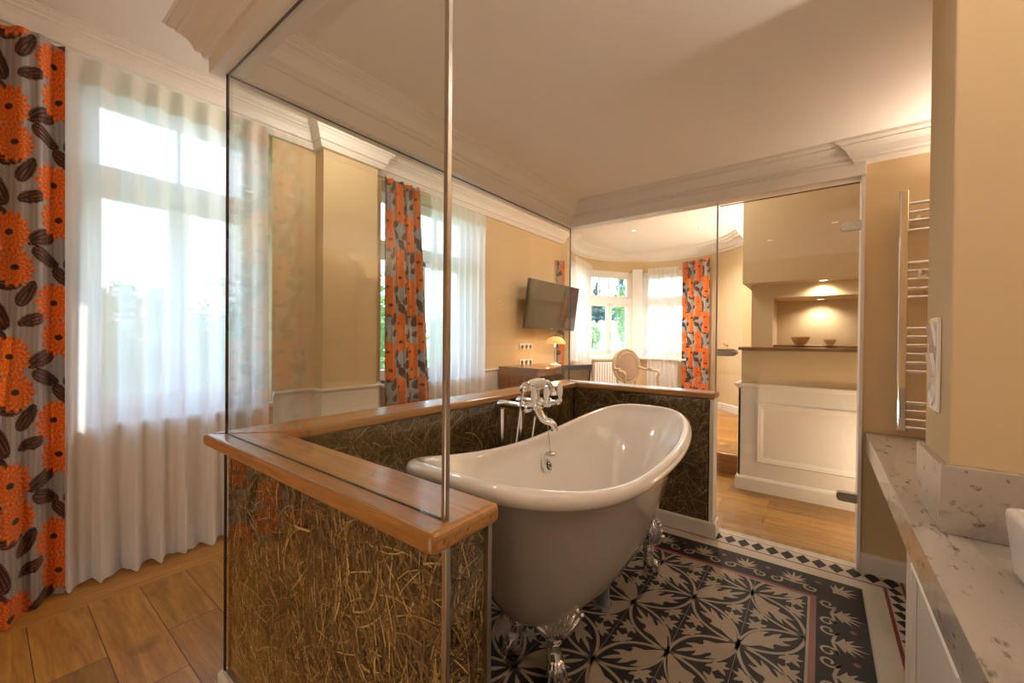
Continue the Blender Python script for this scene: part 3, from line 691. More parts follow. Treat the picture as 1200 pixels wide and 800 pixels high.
screen('far glass screen through which the round-backed chair is seen', (-1.686, -0.566, 3.026, 3.034, CT+0.002, 2.226),
       [(-1.694, -1.686, 3.024, 3.034, CT, 2.229)], [(-0.566, -0.556, 3.024, 3.036, CT, 2.228)])
# glass door
dr = MB().box(-0.548, 0.172, 3.027, 3.035, 0.012, 2.20).build('door_1', M_glass); struct(dr, 'clear glass door to the corridor')
MB().box(-0.548, 0.172, 3.028, 3.034, 2.2, 2.206).build('top_seal', M_dark, dr)
def rounded(mb, x0, x1, y0, y1, z0, z1, r, left=True):
    cz = (z0+z1)/2; h = (z1-z0)/2; pts = []
    for k in range(9):
        a = PI/2+PI*k/8; pts.append((x0+r+math.cos(a)*r, cz+math.sin(a)*h))
    pts += [(x1, z0), (x1, z1)]
    n = len(pts); mb.add([(p[0], y0, p[1]) for p in pts]+[(p[0], y1, p[1]) for p in pts], [tuple(range(n)), tuple(range(2*n-1, n-1, -1))]+[(i, i+n, (i+1) % n+n, (i+1) % n) for i in range(n)])
for z in (1.96, 0.405):
    h = MB(); rounded(h, 0.085, 0.178, 3.010, 3.052, z-0.026, z+0.026, 0.018); h.build('hinge', M_steel, dr, bevel=0.002)
h = MB(); h.box(-0.553, -0.45, 3.008, 3.054, 1.195, 1.243); h.cyl((-0.445, 2.995, 1.219), (-0.445, 3.065, 1.219), 0.014); h.box(-0.455, -0.44, 3.0, 3.06, 1.20, 1.238)
h.build('handle', M_steel, dr, bevel=0.006)

# ------------------------------------------------------------------ bathtub
TX, TY = -0.885, 1.735
TU = thing('bathtub', (TX, TY, 0), 'freestanding white double slipper bathtub on chrome claw feet', 'bathtub')
def sup(a, b, n, th):
    c, s = math.cos(th), math.sin(th)
    return a*math.copysign(abs(c)**(2/n), c), b*math.copysign(abs(s)**(2/n), s)
def rimz(t): return 0.735+(0.110 if t > 0 else 0.145)*abs(t)**1.95
NT = 112
def ring(fa, fb, n, f, add=0.0, zlow=0.17, off=0.0, shift=0.0):
    r = []
    for k in range(NT):
        th = 2*PI*k/NT; x, y = sup(0.350*fa, 0.905*fb, n, th)
        _, yr = sup(0.35, 1.0, 3.1, th); zr = rimz(yr)
        # outward offset
        nx, ny = math.cos(th), math.sin(th)
        r.append((TX+x+off*nx, TY+y+off*ny+shift, zlow+(zr-zlow)*f+add))
    return r
rr = 0.030
outer = [ring(0.02, 0.02, 2.2, 0, 0, 0.195), ring(0.30, 0.46, 2.2, 0, 0, 0.195), ring(0.42, 0.54, 2.3, 0.035, 0, 0.19), ring(0.53, 0.60, 2.4, 0.10, 0, 0.19), ring(0.64, 0.665, 2.5, 0.22, 0, 0.19), ring(0.725, 0.73, 2.6, 0.38, 0, 0.19),
         ring(0.79, 0.785, 2.7, 0.55, 0, 0.19), ring(0.845, 0.845, 2.85, 0.74, 0, 0.19), ring(0.90, 0.905, 3.0, 0.90, 0, 0.19), ring(0.925, 0.945, 3.1, 0.965, 0, 0.19)]
MB().loft(outer).build('outer_shell', M_tubout, TU, subsurf=1)
rim = MB(); rings = []
for k in range(0, 15):
    a = -PI*0.80+k*(PI*1.55)/14
    rings.append(ring(1, 1, 3.1, 1, rr*math.sin(a), 0.17, rr*math.cos(a)-0.004))
inner = [ring(0.895, 0.955, 3.0, 1, -0.012), ring(0.862, 0.905, 2.9, 0.93), ring(0.80, 0.825, 2.7, 0.78, 0, 0.20), ring(0.735, 0.745, 2.5, 0.58, 0, 0.20), ring(0.66, 0.670, 2.4, 0.36, 0, 0.21),
         ring(0.55, 0.58, 2.3, 0.16, 0, 0.215), ring(0.44, 0.49, 2.2, 0.06, 0, 0.22), ring(0.25, 0.35, 2.2, 0.015, 0, 0.225), ring(0.01, 0.02, 2.0, 0.0, 0, 0.225)]
rings = [ring(0.925, 0.95, 3.1, 0.965, 0, 0.19)]+rings
rim.loft(rings+inner); rim.build('basin', M_enamel, TU, subsurf=1, angle=180)
ovf = MB(); oc = Vector((TX-0.262, 1.83, 0.625)); nn = Vector((1, 0, 0.25)).normalized()
side_ = Vector((0, 1, 0)); upn = nn.cross(side_)
for (r0, d0, mi) in ((0.036, 0.010, 0), (0.022, 0.016, 1)):
    ringp = [[oc+nn*dd+(side_*math.cos(2*PI*k/24)+upn*math.sin(2*PI*k/24))*r_ for k in range(24)] for r_, dd in ((r0, -0.01), (r0, d0*0.7), (r0*0.85, d0))]
    ovf.loft(ringp, mi, True, True, True)
for k in range(6):
    a = k*PI/3; c = oc+nn*0.017+(side_*math.cos(a)+upn*math.sin(a))*0.013; ovf.ball(c, 0.0045, 8, 6, 0)
ovf.build('overflow', [M_chrome, M_dark], TU)
wp = MB(); wp.lathe((-0.83, 1.85, 0), [(0.045, 0), (0.045, 0.008), (0.03, 0.01), (0.028, 0.10), (0.033, 0.105), (0.033, 0.14), (0.026, 0.145), (0.026, 0.21)]); wp.build('waste_pipe', M_pipe, TU)
def foot(x, y, sx_, sy_):
    out = Vector((sx_*0.75, sy_*0.65, 0)).normalized(); tn = Vector((-out.y, out.x, 0)); B = Vector((x, y, 0))
    m = MB()
    # leg: flared knee down to ankle then paw
    prof = [(0.285, -0.025, 0.048, 0.030), (0.26, -0.02, 0.052, 0.034), (0.225, -0.005, 0.047, 0.036), (0.185, 0.006, 0.032, 0.032), (0.15, 0.004, 0.023, 0.024), (0.12, 0.0, 0.021, 0.022),
            (0.095, 0.002, 0.027, 0.028), (0.07, 0.010, 0.033, 0.036), (0.045, 0.018, 0.034, 0.040), (0.022, 0.022, 0.032, 0.038), (0.004, 0.02, 0.026, 0.032)]
    rg = []
    for z, o_, wt, wo_ in prof:
        rg.append([B+out*(o_+wo_*math.cos(2*PI*k/24)*(1+0.05*math.cos(6*PI*k/12)))+tn*wt*math.sin(2*PI*k/24)*(1+0.06*math.cos(8*2*PI*k/24))+Vector((0, 0, z)) for k in range(24)])
    m.loft(rg, 0, True, True, True)
    # ankle rings
    for z in (0.135, 0.148, 0.162):
        m.tube([B+out*(0.003+0.026*math.cos(a))+tn*0.026*math.sin(a)+Vector((0, 0, z)) for a in [2*PI*k/20 for k in range(21)]], 0.0032, 8)
    # acanthus fronds spreading on the tub
    for i, aa in enumerate((-1.15, -0.8, -0.45, -0.15, 0.15, 0.45, 0.8, 1.15)):
        pts = []; rad = []
        for k in range(8):
            f = k/7; sp = tn*math.sin(aa)*(0.020+0.085*f); ow = out*(0.032+0.020*math.sin(f*2.2)-0.016*abs(math.sin(aa))*f)
            pts.append(B+sp+ow+Vector((0, 0, 0.165+f*(0.125*math.cos(aa*0.75))))); rad.append(0.0055+0.0065*math.sin(PI*min(1, f*0.85+0.12)))
        m.tube(pts, rad, 8)
        m.ball(pts[-1]+out*0.006, 0.0125, 10, 8)
    # toes with claws
    for i, aa in enumerate((-0.75, -0.26, 0.26, 0.75)):
        dirv = (out*math.cos(aa)+tn*math.sin(aa)); pts = []; rad = []
        for k in range(9):
            f = k/8; pts.append(B+out*0.012+dirv*(0.006+0.048*f)+Vector((0, 0, 0.082*math.cos(f*1.38)-0.004))); rad.append([0.011, 0.0125, 0.0115, 0.0135, 0.014, 0.0125, 0.010, 0.007, 0.004][k])
        m.tube(pts, rad, 10)
        m.tube([pts[-2], pts[-1]+dirv*0.006-Vector((0, 0, 0.004))], [0.006, 0.002], 8)
    m.ball(B+out*0.03+Vector((0, 0, 0.016)), 0.026, 14, 10, 0, (1, 1, 0.62))
    return m.build('claw_foot', M_chrome, TU, angle=60)
foot(-0.805, 1.345, 1, -1); foot(-0.752, 2.26, 1, 1); foot(-0.98, 1.345, -1, -1); foot(-1.02, 2.24, -1, 1)

# ------------------------------------------------------------------ tap
TP = thing('bath_tap', (-1.36, 1.80, 0), 'chrome freestanding bath mixer with porcelain levers and hand shower beside the tub', 'tap')
for y in (1.715, 1.885):
    m = MB(); m.cyl((-1.37, y, 0.0), (-1.37, y, 0.925), 0.0150, 20); m.lathe((-1.37, y, 0), [(0.04, 0), (0.04, 0.006), (0.02, 0.02), (0.013, 0.03)])
    m.build('standpipe', M_chrome, TP)
    m = MB(); m.tube([(-1.385, y, 0.945), (-1.37, y, 0.945), (-1.30, y+0.003, 0.945), (-1.235, y+0.005, 0.945)], [0.019, 0.023, 0.023, 0.021], 20)
    m.ball((-1.37, y, 0.935), 0.022); m.lathe((-1.245, y+0.005, 0.945), [(0.014, 0), (0.026, 0.002), (0.028, 0.012), (0.022, 0.02), (0.016, 0.028)], axis='x'); m.build('inlet_arm', M_chrome, TP)
m = MB()
m.tube([(-1.20, 1.675, 0.945), (-1.20, 1.69, 0.945), (-1.20, 1.72, 0.945), (-1.20, 1.76, 0.945), (-1.20, 1.81, 0.945), (-1.20, 1.86, 0.945), (-1.20, 1.90, 0.945), (-1.20, 1.93, 0.945), (-1.20, 1.945, 0.945)],
       [0.012, 0.026, 0.028, 0.020, 0.030, 0.020, 0.028, 0.026, 0.012], 24)
m.ball((-1.20, 1.81, 0.945), 0.034, 20, 14)
# riser to the cradle
m.tube([(-1.20, 1.81, 0.97), (-1.20, 1.81, 1.0), (-1.20, 1.81, 1.035)], [0.018, 0.011, 0.013], 16)
m.build('mixer_body', M_chrome, TP)
m = MB(); m.tube([(-1.20, 1.80, 0.93), (-1.185, 1.805, 0.90), (-1.165, 1.812, 0.876), (-1.145, 1.82, 0.864), (-1.125, 1.828, 0.860), (-1.112, 1.833, 0.848), (-1.108, 1.835, 0.822)],
                 [0.028, 0.026, 0.022, 0.019, 0.018, 0.018, 0.018], 20)
m.lathe((-1.108, 1.835, 0.814), [(0.017, 0), (0.021, 0.002), (0.021, 0.012), (0.018, 0.016)]); m.build('spout', M_chrome, TP)
for y, rot in ((1.70, 0.4), (1.925, -0.5)):
    m = MB(); m.tube([(-1.20, y, 0.945), (-1.155, y, 0.952)], [0.017, 0.014], 16); m.ball((-1.145, y, 0.953), 0.017)
    hl = m.build('valve', M_chrome, TP)
for y, z1, dy in ((1.70, 1.035, 0.0), (1.82, 1.035, 0.0), (1.96, 1.05, 0.02)):
    m = MB(); c = Vector((-1.15, y, 0.965))
    m.lathe(c, [(0.007, 0), (0.010, 0.006), (0.009, 0.012), (0.014, 0.022), (0.0165, 0.045), (0.014, 0.066), (0.010, 0.078), (0.012, 0.082), (0.008, 0.09)], 18); m.build('porcelain_lever', M_porcelain, TP)
for ya, yb in ((1.925, 1.96), (1.78, 1.82), (1.69, 1.70)):
    m = MB(); m.tube([(-1.15, ya, 0.952), (-1.15, yb, 0.958)], 0.010, 12); m.ball((-1.15, yb, 0.96), 0.014); m.build('lever_stem', M_chrome, TP)
# cradle and handset
m = MB()
m.tube([(-1.20, 1.735, 1.055), (-1.20, 1.745, 1.038), (-1.20, 1.77, 1.034), (-1.20, 1.85, 1.034), (-1.20, 1.875, 1.038), (-1.20, 1.885, 1.055)], 0.009, 12)
m.build('cradle', M_chrome, TP)
m = MB(); m.tube([(-1.20, 1.72, 1.062), (-1.20, 1.745, 1.067), (-1.20, 1.80, 1.070), (-1.20, 1.86, 1.067), (-1.20, 1.88, 1.062)], [0.014, 0.018, 0.020, 0.018, 0.013], 18); m.build('handset_grip', M_porcelain, TP)
m = MB(); m.tube([(-1.20, 1.88, 1.062), (-1.20, 1.91, 1.058), (-1.195, 1.935, 1.04), (-1.19, 1.942, 1.02)], [0.014, 0.013, 0.012, 0.016], 16)
m.lathe((-1.188, 1.943, 0.985), [(0.028, 0), (0.030, 0.004), (0.026, 0.015), (0.014, 0.03), (0.010, 0.04)], 24)
m.build('handset', M_chrome, TP)
m = MB(); m.tube([(-1.20, 1.72, 1.062), (-1.20, 1.70, 1.058), (-1.20, 1.685, 1.045)], [0.016, 0.020, 0.022], 16); m.ball((-1.20, 1.682, 1.045), 0.022); m.build('handset_collar', M_chrome, TP)
pts = []
for k in range(30):
    f = k/29; pts.append((-1.205-0.10*math.sin(f*PI*0.5)-0.02*f, 1.685+0.045*f, 1.03-0.62*math.sin(f*PI/2)**1.1))
for k in range(30):
    f = k/29; pts.append((-1.32+0.10*f*0.9, 1.73+0.11*f, 0.41-0.12*math.sin(f*PI)+0.50*f**1.3))
m = MB(); m.tube(pts, 0.0065, 10); m.build('hose', M_chrome, TP)
# bath plug on its chain
PG = thing('bath_plug', (-1.10, 1.87, 0.66), 'grey plug hanging on a thin chain from the bath tap', 'plug')
m = MB(); c0 = Vector((-1.165, 1.845, 0.905)); c1 = Vector((-1.135, 1.84, 0.700))
m.tube([c0, c0.lerp(c1, .5), c1], 0.0022, 8); m.build('chain', M_steel, PG)
m = MB(); m.lathe(c1-Vector((0, 0, 0.02)), [(0.020, 0), (0.028, 0.003), (0.029, 0.010), (0.024, 0.014), (0.006, 0.016), (0.004, 0.024)], 24); m.build('stopper', M_steel, PG)

# ------------------------------------------------------------------ curtains
def print_color(S, T):
    """floral print: orange serrated flowers, dark striped leaves on silver-grey cloth (metres)"""
    Wt, Ht = 0.44, 0.58
    col = np.empty(S.shape+(3,)); streak = 0.5+0.5*np.sin(S*900+3*np.sin(S*170)); n2 = 0.5+0.5*np.sin(S*230+1.3*np.sin(T*9))
    g = 0.27+0.07*streak+0.09*n2
    col[..., 0] = g*0.98; col[..., 1] = g*0.93; col[..., 2] = g*0.92
    def wrap(d, w): return (d+w/2) % w-w/2
    leaves = [(0.205, 0.055, 0.15, 0.045, 1.0), (0.275, 0.175, 0.15, 0.042, -2.2), (0.255, 0.262, 0.14, 0.040, 0.35), (0.03, 0.385, 0.15, 0.045, 2.5), (0.225, 0.375, 0.13, 0.040, 1.9), (0.055, 0.475, 0.15, 0.040, 0.2),
              (0.215, 0.485, 0.14, 0.042, -0.6), (0.40, 0.075, 0.14, 0.042, -1.2), (0.32, 0.03, 0.12, 0.038, -0.3), (0.42, 0.20, 0.13, 0.036, 2.6), (0.145, 0.565, 0.13, 0.036, 0.5)]
    for (x, y, L_, w, an) in leaves:
        dx = wrap(S-x, Wt); dy = wrap(T-y, Ht); u = dx*math.cos(an)+dy*math.sin(an); v = -dx*math.sin(an)+dy*math.cos(an)
        u = u/L_; v = v-0.012*np.sin(u*PI)
        prof = w*np.sqrt(np.clip(1-(2*u)**2, 0, 1))*(1-0.35*u)*0.9
        ins = np.abs(v) < prof
        q = np.abs(v)/np.maximum(prof, 1e-4)
        vein = (np.abs(np.sin(q*7.0+u*2.5)) < 0.30) & (np.abs(u) < 0.42)
        dark = np.array([0.018, 0.010, 0.010]); br = np.array([0.30, 0.075, 0.015])
        col[ins] = dark; col[ins & vein] = br
    flowers = [(0.10, 0.110, 0.102, 0.0), (0.125, 0.280, 0.098, 0.4), (0.320, 0.370, 0.102, 0.8), (0.345, 0.535, 0.096, 0.2)]
    for (x, y, R, ph) in flowers:
        dx = wrap(S-x, Wt); dy = wrap(T-y, Ht); r = np.hypot(dx, dy); th = np.arctan2(dy, dx)+ph
        pet = np.abs(((th*13/PI) % 2)-1)                      # 13 petals
        edge = R*(0.75+0.28*(1-pet)**0.75)
        ins = r < edge
        pet2 = np.abs(((th*22/PI+0.5) % 2)-1); rings_ = np.sin(r*260+3*pet)
        shade = 0.72+0.28*pet2
        shade = shade*(0.86+0.14*(rings_ > 0))
        red = np.array([0.74, 0.09, 0.008]); orr = np.array([1.0, 0.29, 0.018])
        f = np.clip(0.45+0.55*np.sin(r*190+5*th)*np.cos(th*17), 0, 1)[..., None]
        c = red*(1-f)+orr*f
        c = c*shade[..., None]
        col[ins] = c[ins]
        cen = (dx/0.019)**2+(dy/0.014)**2 < 1; col[cen] = np.array([0.03, 0.01, 0.01])
    return col
def cloth_mesh(name, shape, width_cloth, ns, ntt, material, parent, printed=False, s_off=0.0, zr=None, flip=False):
    """shape(sfrac array, tfrac array) -> x,y,z arrays"""
    s = np.linspace(0, 1, ns); t = np.linspace(0, 1, ntt); Sg, Tg = np.meshgrid(s, t, indexing='ij')
    X, Y, Z = shape(Sg, Tg); V = np.stack([X, Y, Z], -1).reshape(-1, 3)
    idx = (np.arange(ns-1)[:, None]*ntt+np.arange(ntt-1)[None, :]).reshape(-1)
    Q = np.stack([idx, idx+1, idx+ntt+1, idx+ntt], -1)
    me = bpy.data.meshes.new(name); me.vertices.add(len(V)); me.vertices.foreach_set('co', V.reshape(-1).astype(np.float32))
    nf = len(Q); me.loops.add(nf*4); me.loops.foreach_set('vertex_index', Q.reshape(-1).astype(np.int32))
    me.polygons.add(nf); me.polygons.foreach_set('loop_start', (np.arange(nf)*4).astype(np.int32))
    try: me.polygons.foreach_set('loop_total', np.full(nf, 4, np.int32))
    except Exception: pass
    me.update(calc_edges=True); me.validate()
    me.polygons.foreach_set('use_smooth', np.ones(nf, bool)); me.materials.append(material)
    if printed:
        c = print_color(Sg*width_cloth+s_off, Tg*(zr or 2.7)); a = me.color_attributes.new('print', 'FLOAT_COLOR', 'POINT')
        rgba = np.ones((ns*ntt, 4), np.float32); rgba[:, :3] = c.reshape(-1, 3); a.data.foreach_set('color', rgba.reshape(-1))
    o = bpy.data.objects.new(name, me); C.objects.link(o)
    if parent is not None: attach(o, parent)
    return o
def sheer(label, P0, P1, nrm, z0, z1, folds, amp, seed, grp='white sheer curtains', flare=0.0, ns=260, ntt=60):
    rg = np.random.default_rng(seed); ph = rg.uniform(0, 6.28, 6); P0 = np.array(P0); P1 = np.array(P1); nv = np.array(nrm)
    t_ = thing('sheer_curtain', (*( (P0+P1)/2), z0), label, 'curtain', grp); d = (P1-P0)
    def shape(S, T):
        ztop = z1; zz = z0+(ztop-z0)*(1-T)
        hang = 0.35+0.65*np.clip(T*2.2, 0, 1)
        a = amp*hang*(np.sin(2*PI*folds*S+ph[0]+0.6*np.sin(2*PI*S*2+ph[1])+0.25*np.sin(T*3+ph[2]))+0.35*np.sin(2*PI*folds*2.3*S+ph[3]+T*1.5)*T)
        pin = 0.012*np.exp(-((T-0.05)/0.04)**2)*np.cos(2*PI*folds*S)
        a = a+pin+flare*T**6*np.abs(np.sin(2*PI*folds*0.5*S+ph[4]))
        x = P0[0]+d[0]*S+nv[0]*a; y = P0[1]+d[1]*S+nv[1]*a
        k = 0.010*np.sin(2*PI*folds*S+ph[5])*T
        x = x+d[0]/np.hypot(*d)*k; y = y+d[1]/np.hypot(*d)*k
        zz = np.maximum(zz, z0)+0.012*T**8*np.sin(2*PI*folds*S*0.7+ph[2])**2
        return x, y, zz
    cloth_mesh('voile', shape, 1, ns, ntt, M_sheer, t_)
    def head(S, T):
        x, y, z = shape(S, T*0.05); return x+nv[0]*0.003, y+nv[1]*0.003, z
    cloth_mesh('heading_tape', head, 1, ns, 6, M_sheerhead, t_)
    def hem(S, T):
        x, y, z = shape(S, 0.955+T*0.045); return x+nv[0]*0.002, y+nv[1]*0.002, z
    cloth_mesh('hem', hem, 1, ns, 6, M_sheer, t_)
    return t_
sheer('near white sheer curtain falling to the oak floor beside the floral curtain', (-3.045, 0.26), (-3.045, 1.205), (1, 0), 0.006, 2.735, 8, 0.028, 3, flare=0.05)
sheer('sheer curtain on the second window, seen through the long glass screen', (-3.06, 2.70), (-3.06, 3.52), (1, 0), 0.02, 2.70, 8, 0.026, 5)
pA, pB = bay(108, 1.10), bay(72, 1.10)
sheer('sheer curtain right of the open bay window, next to the orange curtain', bay(113, 1.12), bay(87, 1.12), (0, -1), 0.20, 2.56, 7, 0.022, 8)
sheer('sheer curtain in the bay directly behind the television', (-2.98, 5.50), bay(171, 1.12), (1, 0), 0.20, 2.56, 6, 0.03, 9)
def drape(label, P0, P1, nrm, z0, z1, folds, amp, seed, cloth_w, ns, ntt, s_off=0.0, taper=None, grp='orange floral curtains', bulge=0.0, lean=None):
    rg = np.random.default_rng(seed); ph = rg.uniform(0, 6.28, 6); P0 = np.array(P0); P1 = np.array(P1); nv = np.array(nrm); d = P1-P0; du = d/np.hypot(*d)
    t_ = thing('floral_curtain', (*((P0+P1)/2), z0), label, 'curtain', grp)
    def shape(S, T):
        zz = z0+(z1-z0)*(1-T)
        S2 = S
        if taper: c, k0, k1 = taper; S2 = c+(S-c)*(k0+(k1-k0)*T)
        a = amp*(0.55+0.45*T)*np.sin(2*PI*folds*S+ph[0]+0.5*np.sin(PI*S*3+ph[1])+0.15*np.sin(2.6*T+ph[2]))+0.012*np.sin(2*PI*folds*2.6*S+ph[3]+2*T)
        tt = np.clip((T-0.42)/0.58, 0, 1); ss = np.clip((0.80-S)/0.12, 0, 1)
        a = a+bulge*(tt*tt*(3-2*tt))*(ss*ss*(3-2*ss))
        lt = (lean*T if lean else 0)
        return P0[0]+d[0]*S2+nv[0]*a+du[0]*lt, P0[1]+d[1]*S2+nv[1]*a+du[1]*lt, zz+0*S
    o = cloth_mesh('printed_cloth', shape, cloth_w, ns, ntt, M_print, t_, True, s_off, z1-z0)
    return t_
drape('orange flowered floor-length curtain at the near left window, closest to the camera', (-2.985, -0.36), (-2.985, 0.262), (1, 0), 0.004, 2.725, 3.1, 0.050, 21, 0.98, 250, 640, 0.055, bulge=0.20)
drape('flowered curtain hanging dark against the second window, behind the glass', (-3.03, 2.13), (-3.03, 2.62), (1, 0), 0.2, 2.70, 4.5, 0.035, 12, 0.95, 160, 420, 0.2, taper=(0.0, 0.86, 1.18))
drape('orange flowered curtain at the right end of the bay, beside the bright wall', bay(82.5, 1.09), bay(57, 1.09), (-0.35, -0.9), 0.20, 2.62, 3.6, 0.045, 33, 0.85, 140, 420, 0.05)
drape('narrow orange curtain edge behind the lamp and television', (-3.10, 5.12), (-3.00, 5.22), (0.7, 0.7), 0.2, 2.45, 1.5, 0.02, 44, 0.3, 50, 300, 0.3)

# ------------------------------------------------------------------ vanity
VC = thing('vanity_cabinet', (0.6, 0.8, 0), 'white panelled vanity cabinet under the marble worktop, right foreground', 'cabinet')
MB().prism([(0.252, -0.4), (1.0, -0.4), (1.0, 1.575), (0.279, 1.575), (0.279, 1.875), (0.252, 1.875)], 0.0, 0.685).build('carcass', M_white, VC, bevel=0.003)
def xframe(mb, y0, y1, z0, z1, x):
    prof = [(0, 0), (0.003, 0.010), (0.012, 0.016), (0.024, 0.012), (0.030, 0.004), (0.046, 0.004), (0.052, 0.014), (0.066, 0.012), (0.078, 0.001)]
    mb.loft([[(x-d, y0+s_, z0+s_), (x-d, y1-s_, z0+s_), (x-d, y1-s_, z1-s_), (x-d, y0+s_, z1-s_)] for s_, d in prof], 0, True, False, False, False)
for y0, y1 in ((1.16, 1.80), (0.46, 1.12), (-0.3, 0.42)):
    m = MB(); m.box(0.244, 0.252, y0-0.01, y1+0.01, 0.09, 0.675); xframe(m, y0, y1, 0.10, 0.665, 0.244); dd = m.build('door', M_white, VC)
    k = MB(); k.lathe((0.238, y0+0.03, 0.40), [(0.004, 0), (0.006, -0.01), (0.012, -0.016), (0.012, -0.022), (0.006, -0.026)], 16, axis='x'); k.build('knob', M_chrome, dd)
WT = thing('marble_worktop', (0.5, 1.2, 0.69), 'long pale grey-veined marble worktop running past the beige pier', 'worktop')
MB().prism([(0.208, -0.5), (1.1, -0.5), (1.1, 1.578), (0.28, 1.578), (0.28, 1.887), (1.1, 1.887), (1.1, 3.028), (0.208, 3.028)], 0.765, 0.79).build('slab', M_marble, WT, bevel=0.002)
MB().box(0.210, 0.232, -0.5, 3.028, 0.688, 0.765).build('apron', M_marble, WT, bevel=0.001)
MB().box(0.262, 0.2795, 1.580, 1.90, 0.791, 0.968).build('backsplash', M_marble, WT, bevel=0.0015)
MB().box(0.262, 1.1, 1.558, 1.5795, 0.791, 0.972).build('backsplash', M_marble, WT, bevel=0.0015)
MB().box(0.28, 1.1, 1.887, 1.905, 0.791, 0.968).build('backsplash', M_marble, WT, bevel=0.0015)
BS = thing('wash_basin', (0.62, 1.1, 0.79), 'white rectangular countertop wash basin at the right edge', 'basin')
def rrect(x0, x1, y0, y1, r, z, n=6):
    P = []
    for (cx, cy, a0) in ((x1-r, y1-r, 0), (x0+r, y1-r, 90), (x0+r, y0+r, 180), (x1-r, y0+r, 270)):
        for k in range(n+1):
            a = math.radians(a0+90*k/n); P.append((cx+r*math.cos(a), cy+r*math.sin(a), z))
    return P
m = MB()
bx = [rrect(0.36, 0.87, 0.90, 1.372, 0.02, 0.791), rrect(0.343, 0.885, 0.885, 1.388, 0.02, 0.80), rrect(0.332, 0.90, 0.87, 1.400, 0.02, 0.920), rrect(0.334, 0.898, 0.872, 1.398, 0.02, 0.931), rrect(0.338, 0.894, 0.876, 1.394, 0.02, 0.934),
      rrect(0.350, 0.882, 0.888, 1.382, 0.015, 0.934), rrect(0.353, 0.879, 0.891, 1.379, 0.02, 0.929), rrect(0.375, 0.855, 0.915, 1.355, 0.04, 0.83), rrect(0.45, 0.78, 1.0, 1.27, 0.06, 0.815)]
m.loft(bx, 0, True, True, True); m.build('bowl', M_porcelain, BS, angle=50)
m = MB(); m.lathe((0.615, 1.135, 0.8155), [(0.026, 0), (0.026, 0.003), (0.018, 0.006)]); m.build('drain', M_chrome, BS)

# switch plate on the light edge of the pier
SP = thing('switch_plate', (0.28, 1.73, 1.10), 'white vertical switch and socket plate on the light edge of the beige pier', 'switch')
m = MB(); m.box(0.270, 0.2795, 1.68, 1.79, 1.095, 1.372); m.build('frame', M_porcelain, SP, bevel=0.003)
for z, tilt in ((1.322, 1), (1.232, 1)):
    m = MB(); m.obox((0.267, 1.735, z), Vector((1, 0, 0.14)).normalized(), (0, 1, 0), Vector((-0.14, 0, 1)).normalized(), 0.004, 0.036, 0.036); m.build('rocker', M_porcelain, SP, bevel=0.002)
m = MB(); rg = []
for r_, d in ((0.034, 0), (0.034, -0.004), (0.024, -0.004), (0.022, 0.004)): rg.append([(0.2695+d, 1.735+r_*math.cos(2*PI*k/24), 1.143+r_*math.sin(2*PI*k/24)) for k in range(24)])
m.loft(rg, 0, True, True, True); sk = m.build('socket', M_porcelain, SP)

# towel radiator
TR = thing('towel_radiator', (0.6, 2.95, 0.82), 'tall chrome ladder towel radiator on the beige wall above the marble', 'radiator')
for x in (0.345, 0.80):
    m = MB(); pr = [(-0.019, -0.010), (-0.014, -0.016), (0.014, -0.016), (0.019, -0.010), (0.019, 0.012), (0.0, 0.018), (-0.019, 0.012)]
    m.prism([(x+a, 2.955+b) for a, b in pr], 0.83, 2.095); m.build('rail', M_chrome, TR, bevel=0.003)
for z in (2.025, 1.98, 1.935, 1.885, 1.715, 1.672, 1.628, 1.58, 1.535, 1.37, 1.327, 1.282, 1.235, 1.19, 1.145, 0.98, 0.936, 0.89, 0.848):
    MB().cyl((0.345, 2.962, z), (0.80, 2.962, z), 0.0095, 14).build('rung', M_chrome, TR)
for x, z in ((0.40, 1.95), (0.74, 1.95), (0.40, 0.96), (0.74, 0.96)):
    MB().cyl((x, 2.96, z), (x, 3.029, z), 0.009, 12).build('bracket', M_chrome, TR)
HK = thing('robe_hook', (0.415, 2.93, 1.64), 'small chrome hook clipped on the towel radiator', 'hook')
m = MB(); m.tube([(0.415, 2.952, 1.655), (0.415, 2.93, 1.65), (0.415, 2.905, 1.645), (0.415, 2.895, 1.66)], [0.008, 0.009, 0.007, 0.009], 12); m.build('peg', M_chrome, HK)
m = MB(); m.obox((0.415, 2.947, 1.65), (1, 0, 0), (0, 1, 0), (0, 0, 1), 0.016, 0.004, 0.028); m.build('clip', M_chrome, HK, bevel=0.002)

# ------------------------------------------------------------------ niche: bowls and downlights
m = MB(); m.lathe((-0.135, 4.30, 1.264), [(0.030, 0), (0.032, 0.008), (0.045, 0.015), (0.062, 0.045), (0.069, 0.070), (0.066, 0.070), (0.056, 0.042), (0.035, 0.018), (0.005, 0.014)], 32)
o = m.build('wooden_bowl', mat('amber_bowl', (0.48, 0.24, 0.05), 0.3, var=0.15, vscale=20)); tag(o, 'larger amber wooden bowl on the niche shelf', 'bowl', 'bowls on the niche shelf')
m = MB(); m.lathe((0.065, 4.30, 1.264), [(0.018, 0), (0.020, 0.006), (0.032, 0.018), (0.042, 0.040), (0.044, 0.050), (0.041, 0.050), (0.030, 0.022), (0.004, 0.012)], 32)
o = m.build('wooden_bowl', mat('pale_bowl', (0.62, 0.40, 0.22), 0.4)); tag(o, 'smaller pale bowl on the niche shelf', 'bowl', 'bowls on the niche shelf')
M_bulb = emit('lamp_glow', (1.0, 0.78, 0.5), 6.0)
